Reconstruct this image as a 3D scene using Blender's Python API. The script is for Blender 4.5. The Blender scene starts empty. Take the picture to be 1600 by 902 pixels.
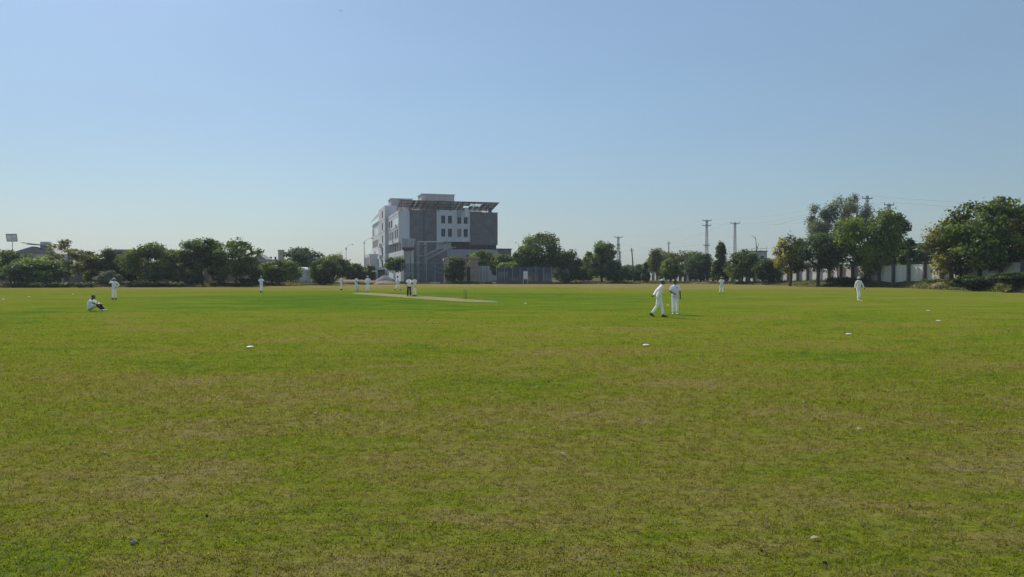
import bpy, bmesh, math, random
import numpy as np
from mathutils import Vector, Matrix, noise

# ------------------------------------------------------------------ scene, camera, sky, sun
sc = bpy.context.scene
COL = sc.collection
F, CX, HOR, EYE = 1180.0, 800.0, 428.0, 2.0      # focal length (px of a 1600 px frame), horizon row, eye height

cam_d = bpy.data.cameras.new('camera'); cam = bpy.data.objects.new('camera', cam_d); COL.objects.link(cam)
cam_d.sensor_width = 36.0; cam_d.lens = 36.0 * F / 1600.0
cam_d.clip_start = 0.1; cam_d.clip_end = 8000
cam.location = (0, 0, EYE)
cam.rotation_euler = (math.radians(90) - math.atan((451 - HOR) / F), 0, 0)
sc.camera = cam

SUN_AZ = math.radians(-31.0)     # clockwise from +Y (view direction): front left
SUN_EL = math.radians(41.0)
world = bpy.data.worlds.new('World'); sc.world = world; world.use_nodes = True
wn = world.node_tree.nodes; wl = world.node_tree.links
bg = wn['Background']
sky = wn.new('ShaderNodeTexSky'); sky.sky_type = 'NISHITA'; sky.sun_disc = False
sky.sun_elevation = SUN_EL; sky.sun_rotation = SUN_AZ
sky.altitude = 300; sky.air_density = 1.5; sky.dust_density = 1.0; sky.ozone_density = 8.0
wb = wn.new('ShaderNodeMix'); wb.data_type = 'RGBA'; wb.blend_type = 'MULTIPLY'; wb.inputs[0].default_value = 1.0
wb.inputs[7].default_value = (0.935, 1.02, 1.14, 1)           # the phone's cool white balance
veil = wn.new('ShaderNodeMix'); veil.data_type = 'RGBA'; veil.blend_type = 'ADD'; veil.inputs[0].default_value = 1.0
veil.inputs[7].default_value = (2.72, 3.45, 3.72, 1)       # even veil of summer haze over the whole sky
wl.new(sky.outputs[0], wb.inputs[6]); wl.new(wb.outputs[2], veil.inputs[6])
hz = wn.new('ShaderNodeTexNoise'); hz.inputs['Scale'].default_value = 2.6; hz.inputs['Detail'].default_value = 4.0      # faintly uneven haze
tcw = wn.new('ShaderNodeTexCoord'); mpw = wn.new('ShaderNodeMapping'); mpw.inputs['Scale'].default_value = (1, 1, 3.0)
wl.new(tcw.outputs['Generated'], mpw.inputs['Vector']); wl.new(mpw.outputs['Vector'], hz.inputs['Vector'])
hr_ = wn.new('ShaderNodeMapRange'); hr_.inputs['To Min'].default_value = 0.94; hr_.inputs['To Max'].default_value = 1.06
wl.new(hz.outputs['Fac'], hr_.inputs['Value'])
un = wn.new('ShaderNodeVectorMath'); un.operation = 'SCALE'; wl.new(veil.outputs[2], un.inputs[0]); wl.new(hr_.outputs['Result'], un.inputs['Scale'])
wl.new(un.outputs['Vector'], bg.inputs[0])
bg.inputs[1].default_value = 0.0543

sun_d = bpy.data.lights.new('sun', 'SUN'); sun = bpy.data.objects.new('sun', sun_d); COL.objects.link(sun)
sun_d.energy = 4.2; sun_d.angle = math.radians(0.5); sun_d.color = (1.0, 0.945, 0.86)
sv = Vector((math.sin(SUN_AZ) * math.cos(SUN_EL), math.cos(SUN_AZ) * math.cos(SUN_EL), math.sin(SUN_EL)))
sun.rotation_euler = sv.to_track_quat('Z', 'Y').to_euler(); sun.location = (-60, 100, 120)

sc.view_settings.view_transform = 'Standard'; sc.view_settings.look = 'None'
sc.view_settings.exposure = 0.0; sc.view_settings.gamma = 1.0; sc.view_settings.use_curve_mapping = False
sc.render.engine = 'CYCLES'
sc.cycles.max_bounces = 6; sc.cycles.diffuse_bounces = 3; sc.cycles.transparent_max_bounces = 12
sc.cycles.volume_bounces = 0; sc.cycles.use_denoising = True

# ------------------------------------------------------------------ helpers
def X(px, d): return (px - CX) / F * d
def Z(py, d): return EYE - (py - HOR) / F * d
def W(px, py, d): return Vector((X(px, d), d, Z(py, d)))
def depth_of(py): return EYE * F / (py - HOR)

def tag(o, label=None, cat=None, group=None, kind=None):
    if label: o['label'] = label
    if cat: o['category'] = cat
    if group: o['group'] = group
    if kind: o['kind'] = kind
    return o

def empty(name, loc=(0, 0, 0), rz=0.0):
    o = bpy.data.objects.new(name, None); COL.objects.link(o)
    o.location = loc; o.rotation_euler = (0, 0, rz); o.empty_display_size = 0.3
    return o

def mesh_obj(name, verts, faces, mat=None, parent=None, smooth=False):
    me = bpy.data.meshes.new(name); me.from_pydata([tuple(v) for v in verts], [], faces); me.update()
    if mat: me.materials.append(mat)
    if smooth: me.polygons.foreach_set('use_smooth', [True] * len(me.polygons))
    o = bpy.data.objects.new(name, me); COL.objects.link(o)
    if parent: o.parent = parent
    return o

class MB:
    """collects shapes for ONE mesh object"""
    def __init__(s): s.v = []; s.f = []
    def add(s, vs, fs):
        k = len(s.v); s.v += [tuple(v) for v in vs]; s.f += [tuple(i + k for i in f) for f in fs]; return s
    def box(s, x0, x1, y0, y1, z0, z1):
        return s.add([(x0,y0,z0),(x1,y0,z0),(x1,y1,z0),(x0,y1,z0),(x0,y0,z1),(x1,y0,z1),(x1,y1,z1),(x0,y1,z1)],
                     [(0,3,2,1),(4,5,6,7),(0,1,5,4),(1,2,6,5),(2,3,7,6),(3,0,4,7)])
    def frustum(s, a, b, z0, z1):
        (x0,x1,y0,y1), (p0,p1,q0,q1) = a, b
        return s.add([(x0,y0,z0),(x1,y0,z0),(x1,y1,z0),(x0,y1,z0),(p0,q0,z1),(p1,q0,z1),(p1,q1,z1),(p0,q1,z1)],
                     [(0,3,2,1),(4,5,6,7),(0,1,5,4),(1,2,6,5),(2,3,7,6),(3,0,4,7)])
    def tube(s, pts, rad, n=8, cap=True, squash=None):
        """tapered tube through pts; rad: radius or (ra, rb) per point; rounded ends"""
        pts = [Vector(p) for p in pts]
        if not isinstance(rad, (list, tuple)): rad = [rad] * len(pts)
        rings = []; prev = None
        for i, p in enumerate(pts):
            t = (pts[min(i+1, len(pts)-1)] - pts[max(i-1, 0)]).normalized()
            if prev is None:
                ref = Vector((1, 0, 0)) if abs(t.x) < 0.8 else Vector((0, 1, 0))
                a = (ref - t * ref.dot(t)).normalized()
            else:
                a = (prev - t * prev.dot(t)).normalized()
            prev = a; b = t.cross(a)
            ra, rb = rad[i] if isinstance(rad[i], (list, tuple)) else (rad[i], rad[i])
            rings.append([p + a * ra * math.cos(2*math.pi*j/n) + b * rb * math.sin(2*math.pi*j/n) for j in range(n)])
        vs = [v for r in rings for v in r]; fs = []
        for i in range(len(rings) - 1):
            for j in range(n):
                fs.append((i*n+j, i*n+(j+1) % n, (i+1)*n+(j+1) % n, (i+1)*n+j))
        if cap:
            r0 = rad[0] if not isinstance(rad[0], (list, tuple)) else min(rad[0])
            r1 = rad[-1] if not isinstance(rad[-1], (list, tuple)) else min(rad[-1])
            d0 = (pts[0] - pts[1]).normalized() * r0 * (0.5 if cap is True else cap)
            d1 = (pts[-1] - pts[-2]).normalized() * r1 * (0.5 if cap is True else cap)
            k = len(vs); vs += [pts[0] + d0, pts[-1] + d1]
            for j in range(n):
                fs.append((k, (j+1) % n, j)); m = (len(rings)-1)*n
                fs.append((k+1, m+j, m+(j+1) % n))
        return s.add(vs, fs)
    def ball(s, c, r, nu=12, nv=8, z_from=-1.0, rot=None):
        """ellipsoid (r = 3 radii); z_from > -1 cuts it off below"""
        c = Vector(c); vs = []; fs = []
        a0 = math.asin(max(-1, z_from))
        for i in range(nv + 1):
            a = a0 + (math.pi/2 - a0) * i / nv
            for j in range(nu):
                b = 2*math.pi*j/nu
                q = Vector((r[0]*math.cos(a)*math.cos(b), r[1]*math.cos(a)*math.sin(b), r[2]*math.sin(a)))
                if rot: q = rot @ q
                vs.append(c + q)
        for i in range(nv):
            for j in range(nu):
                fs.append((i*nu+j, i*nu+(j+1) % nu, (i+1)*nu+(j+1) % nu, (i+1)*nu+j))
        fs.append(tuple(range(nu - 1, -1, -1)))
        return s.add(vs, fs)
    def lathe(s, prof, n=16, c=(0, 0, 0)):
        vs = []; fs = []
        for (r, z) in prof:
            for j in range(n):
                vs.append((c[0] + r*math.cos(2*math.pi*j/n), c[1] + r*math.sin(2*math.pi*j/n), c[2] + z))
        for i in range(len(prof) - 1):
            for j in range(n):
                fs.append((i*n+j, i*n+(j+1) % n, (i+1)*n+(j+1) % n, (i+1)*n+j))
        fs.append(tuple(range(n - 1, -1, -1))); fs.append(tuple((len(prof)-1)*n + j for j in range(n)))
        return s.add(vs, fs)
    def build(s, name, mat, parent=None, smooth=False):
        return mesh_obj(name, s.v, s.f, mat, parent, smooth)

# ------------------------------------------------------------------ materials
def new_mat(name):
    m = bpy.data.materials.new(name); m.use_nodes = True
    nt = m.node_tree; nt.nodes.clear()
    out = nt.nodes.new('ShaderNodeOutputMaterial')
    return m, nt, out

def N(nt, t, **kw):
    n = nt.nodes.new(t)
    for k, v in kw.items():
        if k.startswith('i_'):
            n.inputs[k[2:].replace('_', ' ')].default_value = v
        else: setattr(n, k, v)
    return n

def noise_node(nt, vec, scale, detail=3, rough=0.55, dist=0.0):
    n = nt.nodes.new('ShaderNodeTexNoise'); n.inputs['Scale'].default_value = scale
    n.inputs['Detail'].default_value = detail; n.inputs['Roughness'].default_value = rough
    n.inputs['Distortion'].default_value = dist
    if vec: nt.links.new(vec, n.inputs['Vector'])
    return n.outputs['Fac']

def ramp(nt, fac, stops):
    r = nt.nodes.new('ShaderNodeValToRGB'); e = r.color_ramp.elements
    while len(e) < len(stops): e.new(0.5)
    for el, (p, c) in zip(e, stops):
        el.position = p; el.color = (c[0], c[1], c[2], 1) if isinstance(c, (list, tuple)) else (c, c, c, 1)
    nt.links.new(fac, r.inputs['Fac']); return r.outputs['Color']

def mixc(nt, fac, a, b, mode='MIX'):
    m = nt.nodes.new('ShaderNodeMix'); m.data_type = 'RGBA'; m.blend_type = mode
    for sock, val in ((m.inputs[0], fac), (m.inputs[6], a), (m.inputs[7], b)):
        if hasattr(val, 'links'): nt.links.new(val, sock)
        elif isinstance(val, (int, float)): sock.default_value = val
        else: sock.default_value = (val[0], val[1], val[2], 1)
    return m.outputs[2]

def mth(nt, op, a, b=None, clamp=False):
    m = nt.nodes.new('ShaderNodeMath'); m.operation = op; m.use_clamp = clamp
    for sock, val in zip(m.inputs, (a, b)):
        if val is None: continue
        if hasattr(val, 'links'): nt.links.new(val, sock)
        else: sock.default_value = val
    return m.outputs[0]

def maprange(nt, v, a, b, c=0.0, d=1.0):
    m = nt.nodes.new('ShaderNodeMapRange'); m.interpolation_type = 'SMOOTHSTEP'
    nt.links.new(v, m.inputs['Value'])
    for k, val in zip(('From Min', 'From Max', 'To Min', 'To Max'), (a, b, c, d)): m.inputs[k].default_value = val
    return m.outputs['Result']

def plain(name, col, rough=0.7, var=0.25, scale=1.5, fine=12.0, bump=0.15, spec=0.3, metal=0.0, streak=False):
    """base colour broken up by two sizes of wear, with fine relief"""
    m, nt, out = new_mat(name)
    tc = N(nt, 'ShaderNodeTexCoord'); vec = tc.outputs['Object']
    if streak:
        mp = N(nt, 'ShaderNodeMapping'); mp.inputs['Scale'].default_value = (1, 1, 0.12)
        nt.links.new(vec, mp.inputs['Vector']); vec = mp.outputs['Vector']
    a = noise_node(nt, vec, scale, 5); b = noise_node(nt, tc.outputs['Object'], fine, 3)
    f = mth(nt, 'ADD', mth(nt, 'MULTIPLY', a, 0.7), mth(nt, 'MULTIPLY', b, 0.3))
    lo = [c * (1 - var) for c in col]; hi = [min(1, c * (1 + var)) for c in col]
    c = ramp(nt, f, [(0.3, lo), (0.7, hi)])
    p = N(nt, 'ShaderNodeBsdfPrincipled'); nt.links.new(c, p.inputs['Base Color'])
    p.inputs['Roughness'].default_value = rough; p.inputs['Specular IOR Level'].default_value = spec
    p.inputs['Metallic'].default_value = metal
    if bump:
        bp = N(nt, 'ShaderNodeBump'); bp.inputs['Strength'].default_value = bump; bp.inputs['Distance'].default_value = 0.02
        nt.links.new(b, bp.inputs['Height']); nt.links.new(bp.outputs[0], p.inputs['Normal'])
    nt.links.new(p.outputs[0], out.inputs['Surface'])
    return m

def leaf_mat(name, dark, light, transl=0.45, accent=None):
    m, nt, out = new_mat(name)
    at = N(nt, 'ShaderNodeAttribute', attribute_name='tone')
    stops = [(0.0, dark), (0.8, light)] + ([(0.9, accent), (1.0, accent)] if accent else [])
    c = ramp(nt, at.outputs['Fac'], stops)
    p = N(nt, 'ShaderNodeBsdfPrincipled'); nt.links.new(c, p.inputs['Base Color'])
    p.inputs['Roughness'].default_value = 0.55; p.inputs['Specular IOR Level'].default_value = 0.25
    t = N(nt, 'ShaderNodeBsdfTranslucent')
    c2 = mixc(nt, 1.0, c, (1.5, 1.5, 0.6), 'MULTIPLY'); nt.links.new(c2, t.inputs['Color'])
    mx = N(nt, 'ShaderNodeMixShader'); mx.inputs[0].default_value = transl
    nt.links.new(p.outputs[0], mx.inputs[1]); nt.links.new(t.outputs[0], mx.inputs[2])
    nt.links.new(mx.outputs[0], out.inputs['Surface'])
    return m

def glass_mat(name, col, rough=0.08):
    m, nt, out = new_mat(name)
    p = N(nt, 'ShaderNodeBsdfPrincipled'); p.inputs['Base Color'].default_value = (*col, 1)
    p.inputs['Roughness'].default_value = rough; p.inputs['Specular IOR Level'].default_value = 0.3
    nt.links.new(p.outputs[0], out.inputs['Surface']); return m

def brick_mat(name, c1, c2, mortar):
    m, nt, out = new_mat(name)
    tc = N(nt, 'ShaderNodeTexCoord')
    sx = N(nt, 'ShaderNodeSeparateXYZ'); nt.links.new(tc.outputs['Object'], sx.inputs[0])
    cb = N(nt, 'ShaderNodeCombineXYZ')
    nt.links.new(mth(nt, 'ADD', sx.outputs['X'], sx.outputs['Y']), cb.inputs['X']); nt.links.new(sx.outputs['Z'], cb.inputs['Y'])
    b = N(nt, 'ShaderNodeTexBrick'); nt.links.new(cb.outputs[0], b.inputs['Vector'])
    b.inputs['Color1'].default_value = (*c1, 1); b.inputs['Color2'].default_value = (*c2, 1); b.inputs['Mortar'].default_value = (*mortar, 1)
    b.inputs['Scale'].default_value = 1.0; b.inputs['Brick Width'].default_value = 0.6; b.inputs['Row Height'].default_value = 0.3
    b.inputs['Mortar Size'].default_value = 0.018
    n = noise_node(nt, tc.outputs['Object'], 0.5, 4)
    c = mixc(nt, 0.5, b.outputs['Color'], ramp(nt, n, [(0.3, (0.55, 0.55, 0.55)), (0.7, (1.3, 1.3, 1.3))]), 'MULTIPLY')
    p = N(nt, 'ShaderNodeBsdfPrincipled'); nt.links.new(c, p.inputs['Base Color']); p.inputs['Roughness'].default_value = 0.85
    nt.links.new(p.outputs[0], out.inputs['Surface']); return m

def net_mat(name, col, open_=0.4):
    m, nt, out = new_mat(name)
    d = N(nt, 'ShaderNodeBsdfDiffuse'); t = N(nt, 'ShaderNodeBsdfTransparent'); mx = N(nt, 'ShaderNodeMixShader')
    tc = N(nt, 'ShaderNodeTexCoord')
    n = noise_node(nt, tc.outputs['Object'], 1.3, 4)
    nt.links.new(ramp(nt, n, [(0.3, [c*0.75 for c in col]), (0.7, [c*1.25 for c in col])]), d.inputs['Color'])
    nt.links.new(maprange(nt, n, 0.3, 0.75, open_ * 0.7, min(0.9, open_ * 1.3)), mx.inputs[0])
    nt.links.new(d.outputs[0], mx.inputs[1]); nt.links.new(t.outputs[0], mx.inputs[2])
    nt.links.new(mx.outputs[0], out.inputs['Surface']); return m

def grass_colour(nt, pos):
    """turf colour at a point of the field: lush, yellowing and dry patches (shared by the sheet and the blades)"""
    mp = N(nt, 'ShaderNodeMapping'); mp.inputs['Scale'].default_value = (0.5, 1.0, 0.0)
    nt.links.new(pos, mp.inputs['Vector']); v = mp.outputs['Vector']
    big = noise_node(nt, v, 0.055, 4, 0.6, 0.6)
    mid = noise_node(nt, v, 0.42, 5, 0.62, 0.8)
    small = noise_node(nt, v, 2.6, 4, 0.65, 0.4)
    fine = noise_node(nt, v, 26.0, 3, 0.7)
    sx = N(nt, 'ShaderNodeSeparateXYZ'); nt.links.new(pos, sx.inputs[0])
    # dryness: outside the rope nearer the stand, near the rim; least on the watered square
    near = maprange(nt, sx.outputs['Y'], 5.0, 24.0, 1.0, 0.0)
    rim = maprange(nt, sx.outputs['Y'], 75.0, 125.0, 0.0, 1.0)
    dist = N(nt, 'ShaderNodeVectorMath', operation='DISTANCE'); nt.links.new(pos, dist.inputs[0]); dist.inputs[1].default_value = (-9, 62, 0)
    lush = maprange(nt, dist.outputs['Value'], 10.0, 36.0, 1.0, 0.0)
    d = mth(nt, 'ADD', mth(nt, 'MULTIPLY', big, 0.34), mth(nt, 'MULTIPLY', mid, 0.44))
    d = mth(nt, 'ADD', d, mth(nt, 'MULTIPLY', small, 0.30))
    d = mth(nt, 'ADD', d, mth(nt, 'MULTIPLY', near, 0.058))
    d = mth(nt, 'ADD', d, mth(nt, 'MULTIPLY', rim, 0.12))
    d = mth(nt, 'SUBTRACT', d, mth(nt, 'MULTIPLY', lush, 0.10))
    base = ramp(nt, d, GRASS_STOPS)
    f = ramp(nt, fine, [(0.25, 0.62), (0.75, 1.38)])
    tuft = noise_node(nt, v, 8.5, 3, 0.7, 0.5); speck = noise_node(nt, v, 85.0, 2, 0.6)
    c = mixc(nt, 0.8, base, f, 'MULTIPLY')
    c = mixc(nt, 0.75, c, ramp(nt, tuft, [(0.30, (0.66, 0.70, 0.62)), (0.5, (1.0, 1.0, 1.0)), (0.72, (1.25, 1.22, 1.25))]), 'MULTIPLY')
    c = mixc(nt, maprange(nt, speck, 0.60, 0.70, 0, 0.75), c, (0.030, 0.036, 0.010))
    return c, d, fine, small

GRASS_STOPS = [(0.39, (0.070, 0.148, 0.015)), (0.47, (0.122, 0.180, 0.016)), (0.54, (0.172, 0.196, 0.020)),
               (0.62, (0.208, 0.190, 0.046)), (0.72, (0.262, 0.214, 0.112))]

M = {}
M['plaster'] = plain('plaster', (0.62, 0.62, 0.63), 0.85, 0.16, 0.35, 8, 0.1, streak=True)
M['plaster_grey'] = plain('plaster_grey', (0.66, 0.65, 0.68), 0.85, 0.18, 0.35, 8, 0.1, streak=True)
M['brick'] = brick_mat('slate_brick', (0.165, 0.152, 0.160), (0.205, 0.19, 0.195), (0.22, 0.21, 0.21))
M['plaster_base'] = plain('plaster_base', (0.40, 0.40, 0.41), 0.85, 0.2, 0.35, 8, 0.1, streak=True)
M['recess'] = plain('recess', (0.12, 0.12, 0.13), 0.8)
M['concrete'] = plain('concrete', (0.42, 0.42, 0.42), 0.9, 0.25, 0.8, 9, 0.3, streak=True)
M['concrete_dark'] = plain('concrete_dark', (0.12, 0.12, 0.12), 0.9, 0.3, 0.8, 9, 0.3, streak=True)
M['wall_white'] = plain('wall_white', (0.60, 0.57, 0.53), 0.9, 0.22, 0.8, 9, 0.3, streak=True)
M['sandstone'] = plain('sandstone', (0.42, 0.33, 0.24), 0.9, 0.2, 0.8, 9, 0.3)
M['steel'] = plain('steel', (0.33, 0.34, 0.36), 0.5, 0.2, 2.0, 15, 0.05, 0.5, 0.3)
M['steel_dark'] = plain('steel_dark', (0.09, 0.09, 0.10), 0.55, 0.2, 2.0, 15, 0.05, 0.5, 0.3)
M['wood_pole'] = plain('wood_pole', (0.10, 0.085, 0.07), 0.85, 0.3)
M['solar'] = plain('solar_back', (0.52, 0.49, 0.48), 0.6, 0.3, 0.6, 5, 0.0)
M['glass_dark'] = glass_mat('glass_dark', (0.02, 0.024, 0.032), 0.12)
M['glass_sky_paint'] = glass_mat('glass_sky_paint', (0.80, 0.83, 0.86), 0.12)  # bright sky reflection put into the pane's own colour
M['pane_matt'] = plain('pane_matt', (0.055, 0.055, 0.06), 0.9, 0.3, 0.5, 3, 0, 0.0)
M['blind'] = plain('blind', (0.26, 0.23, 0.21), 0.7)
M['white_paint'] = plain('white_paint', (0.74, 0.74, 0.72), 0.6, 0.12)
M['cream'] = plain('cream', (0.40, 0.37, 0.32), 0.85, 0.15, streak=True)
M['roof_grey'] = plain('roof_grey', (0.24, 0.23, 0.22), 0.8, 0.2)
M['net'] = net_mat('net', (0.11, 0.14, 0.17), 0.42)
M['net_blue'] = net_mat('net_blue', (0.075, 0.095, 0.15), 0.22)
M['bark'] = plain('bark', (0.11, 0.085, 0.065), 0.95, 0.35, 3, 14, 0.8)
M['bark_pale'] = plain('bark_pale', (0.30, 0.26, 0.22), 0.9, 0.3, 3, 14, 0.5)
M['gravel'] = plain('gravel', (0.34, 0.33, 0.32), 0.95, 0.3, 3, 12, 0.8)
M['sand'] = plain('sand', (0.33, 0.25, 0.15), 0.95, 0.25, 1.5, 10, 0.6)
M['soil'] = plain('soil', (0.26, 0.17, 0.11), 0.95, 0.3, 1.5, 10, 0.6)
M['leaf_dark'] = leaf_mat('leaf_dark', (0.016, 0.028, 0.014), (0.102, 0.145, 0.048))
M['leaf_mid'] = leaf_mat('leaf_mid', (0.020, 0.036, 0.014), (0.158, 0.220, 0.055))
M['leaf_bright'] = leaf_mat('leaf_bright', (0.028, 0.052, 0.014), (0.223, 0.298, 0.065))
M['leaf_olive'] = leaf_mat('leaf_olive', (0.045, 0.052, 0.024), (0.242, 0.260, 0.102))
M['leaf_grey'] = leaf_mat('leaf_grey', (0.075, 0.090, 0.062), (0.242, 0.270, 0.186), 0.25)
M['leaf_blue'] = leaf_mat('leaf_blue', (0.022, 0.038, 0.026), (0.131, 0.186, 0.102))
M['leaf_yellow'] = leaf_mat('leaf_yellow', (0.034, 0.046, 0.014), (0.242, 0.251, 0.047), 0.35, (0.44, 0.35, 0.04))
M['skin'] = plain('skin', (0.16, 0.085, 0.052), 0.55, 0.1, 8, 40, 0.0, 0.4)
M['hair'] = plain('hair', (0.012, 0.010, 0.009), 0.6, 0.3, 20, 60, 0.3)
M['kit'] = plain('kit_white', (0.88, 0.86, 0.90), 0.85, 0.06, 6, 30, 0.25)
M['kit_cream'] = plain('kit_cream', (0.87, 0.83, 0.78), 0.85, 0.06, 6, 30, 0.25)
M['kit_blue'] = plain('kit_pale_blue', (0.82, 0.81, 0.90), 0.85, 0.06, 6, 30, 0.25)
for k in ('kit', 'kit_cream', 'kit_blue'):
    b_ = [n for n in M[k].node_tree.nodes if n.type == 'BSDF_PRINCIPLED'][0]
    b_.inputs['Subsurface Weight'].default_value = 0.7; b_.inputs['Subsurface Radius'].default_value = (1, 1, 1); b_.inputs['Subsurface Scale'].default_value = 0.14
M['black_cloth'] = plain('black_cloth', (0.012, 0.012, 0.014), 0.85, 0.2)
M['shoe_dark'] = plain('shoe_dark', (0.015, 0.016, 0.02), 0.6, 0.2)
M['shoe_white'] = plain('shoe_white', (0.62, 0.62, 0.60), 0.6, 0.1)
M['navy'] = plain('navy', (0.02, 0.025, 0.06), 0.8, 0.2)
M['willow'] = plain('willow', (0.62, 0.56, 0.44), 0.6, 0.12)
M['stump_wood'] = plain('stump_wood', (0.36, 0.25, 0.13), 0.6, 0.2)
M['lip'] = plain('lip', (0.10, 0.035, 0.03), 0.6, 0.1)

# ------------------------------------------------------------------ the ground: a flat field inside a low bank
EDGE = [(-700, 92), (-200, 102), (0, 107), (240, 112), (420, 128), (560, 140), (640, 150), (870, 146), (1000, 150), (1080, 150),
        (1150, 142), (1200, 131), (1300, 117), (1400, 107), (1480, 92), (1600, 77), (1800, 62), (2300, 48)]
BANK = [(-700, .5), (0, .50), (420, .50), (560, .40), (620, .10), (870, .10), (920, .32), (1000, .22), (1060, .15), (1200, .50),
        (1290, .78), (1480, 1.02), (2300, 1.0)]
_ea = np.array([math.atan((p - CX) / F) for p, _ in EDGE]); _er = np.array([d / math.cos(math.atan((p - CX) / F)) for p, d in EDGE])
_ba = np.array([math.atan((p - CX) / F) for p, _ in BANK]); _bh = np.array([h for _, h in BANK])
_ea = np.concatenate([[-math.pi, -1.6], _ea, [1.6, math.pi]]); _er = np.concatenate([[45, 90], _er, [50, 45]])

def ground_z(x, y):
    x = np.asarray(x, float); y = np.asarray(y, float)
    a = np.arctan2(x, y); s = np.hypot(x, y) - np.interp(a, _ea, _er)
    t = np.clip(s / 5.0, 0, 1); h = np.interp(a, _ba, _bh) * t * t * (3 - 2 * t)
    lump = 0.10 * np.sin(x * 0.9 + 1.3 * np.sin(y * 0.31)) * np.sin(y * 0.7 + x * 0.23) + 0.06 * np.sin(x * 2.3 + y * 1.1)
    return h + lump * t * np.clip(2.0 * np.interp(a, _ba, _bh), 0.2, 1) * np.clip(1.4 - s / 60, 0, 1)

def gz(x, y): return float(ground_z(x, y))

def build_ground():
    na = 720
    ang = np.linspace(-math.pi, math.pi, na, endpoint=False); R = np.interp(ang, _ea, _er)
    S = [0, .5, 1, 1.6, 2.3, 3, 3.8, 5, 6.5, 8, 10, 13, 17, 22, 30, 42, 60, 90, 150, 260, 450, 800]
    vs = [(0, 0, 0)]; ed = [-60.0]
    rings = []
    for k in (0.06, 0.15, 0.3, 0.5, 0.7, 0.85, 0.94):
        r = R * k; rings.append(r)
    for s in S: rings.append(R + s)
    V = []; E = []
    for r in rings:
        x = r * np.sin(ang); y = r * np.cos(ang); V.append(np.stack([x, y, ground_z(x, y)], 1)); E.append(r - R)
    V = np.concatenate([np.zeros((1, 3))] + V); E = np.concatenate([[-60.0]] + E)
    fs = [(0, 1 + (j + 1) % na, 1 + j) for j in range(na)]
    for i in range(len(rings) - 1):
        o = 1 + i * na
        fs += [(o + j, o + (j + 1) % na, o + na + (j + 1) % na, o + na + j) for j in range(na)]
    o = mesh_obj('ground', V.tolist(), fs, None, None, True)
    at = o.data.attributes.new('edge', 'FLOAT', 'POINT'); at.data.foreach_set('value', E.astype(np.float32))
    m, nt, out = new_mat('turf')
    geo = N(nt, 'ShaderNodeNewGeometry'); pos = geo.outputs['Position']
    gc, d, fine, small = grass_colour(nt, pos)
    e = N(nt, 'ShaderNodeAttribute', attribute_name='edge').outputs['Fac']
    n1 = noise_node(nt, pos, 0.22, 4, 0.6); n2 = noise_node(nt, pos, 1.6, 4, 0.6)
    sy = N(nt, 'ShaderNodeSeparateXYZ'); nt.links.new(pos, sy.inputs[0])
    dark_base = mixc(nt, maprange(nt, small, 0.35, 0.65), (0.050, 0.058, 0.020), (0.095, 0.082, 0.048))   # darker ground tone under the built blades, fading out with distance
    gc = mixc(nt, maprange(nt, sy.outputs['Y'], 7.0, 26.0, 0.24, 0.0), gc, dark_base)
    bankc = mixc(nt, maprange(nt, n1, 0.46, 0.66), (0.092, 0.098, 0.032), (0.25, 0.195, 0.115))
    bankc = mixc(nt, 0.8, bankc, ramp(nt, n2, [(0.25, 0.5), (0.75, 1.4)]), 'MULTIPLY')
    ee = mth(nt, 'ADD', e, mth(nt, 'MULTIPLY', mth(nt, 'SUBTRACT', n2, 0.5), 2.4))
    gc = mixc(nt, maprange(nt, ee, -7.0, -1.0, 0.0, 0.55), gc, (0.215, 0.175, 0.080))
    col = mixc(nt, maprange(nt, ee, -0.6, 0.9), gc, bankc)
    p = N(nt, 'ShaderNodeBsdfPrincipled'); nt.links.new(col, p.inputs['Base Color'])
    p.inputs['Roughness'].default_value = 1.0; p.inputs['Specular IOR Level'].default_value = 0.0
    bp = N(nt, 'ShaderNodeBump'); bp.inputs['Strength'].default_value = 0.55; bp.inputs['Distance'].default_value = 0.05
    hgt = mth(nt, 'ADD', mth(nt, 'MULTIPLY', fine, 0.5), small); nt.links.new(hgt, bp.inputs['Height'])
    nt.links.new(bp.outputs[0], p.inputs['Normal']); nt.links.new(p.outputs[0], out.inputs['Surface'])
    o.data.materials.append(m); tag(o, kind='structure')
    return o
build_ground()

def tri_cloud(name, V, tone, nper, mat, parent=None, faces=None):
    """numpy verts (n*nper,3) -> mesh of n small polygons with a per-face tone"""
    n = len(V) // nper
    me = bpy.data.meshes.new(name)
    me.vertices.add(len(V)); me.vertices.foreach_set('co', V.astype(np.float32).ravel())
    me.loops.add(n * nper); me.loops.foreach_set('vertex_index', np.arange(n * nper, dtype=np.int32))
    me.polygons.add(n); me.polygons.foreach_set('loop_start', np.arange(0, n * nper, nper, dtype=np.int32))
    me.update(calc_edges=True)
    at = me.attributes.new('tone', 'FLOAT', 'FACE'); at.data.foreach_set('value', tone.astype(np.float32))
    me.materials.append(mat)
    o = bpy.data.objects.new(name, me); COL.objects.link(o)
    if parent: o.parent = parent
    return o

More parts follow.
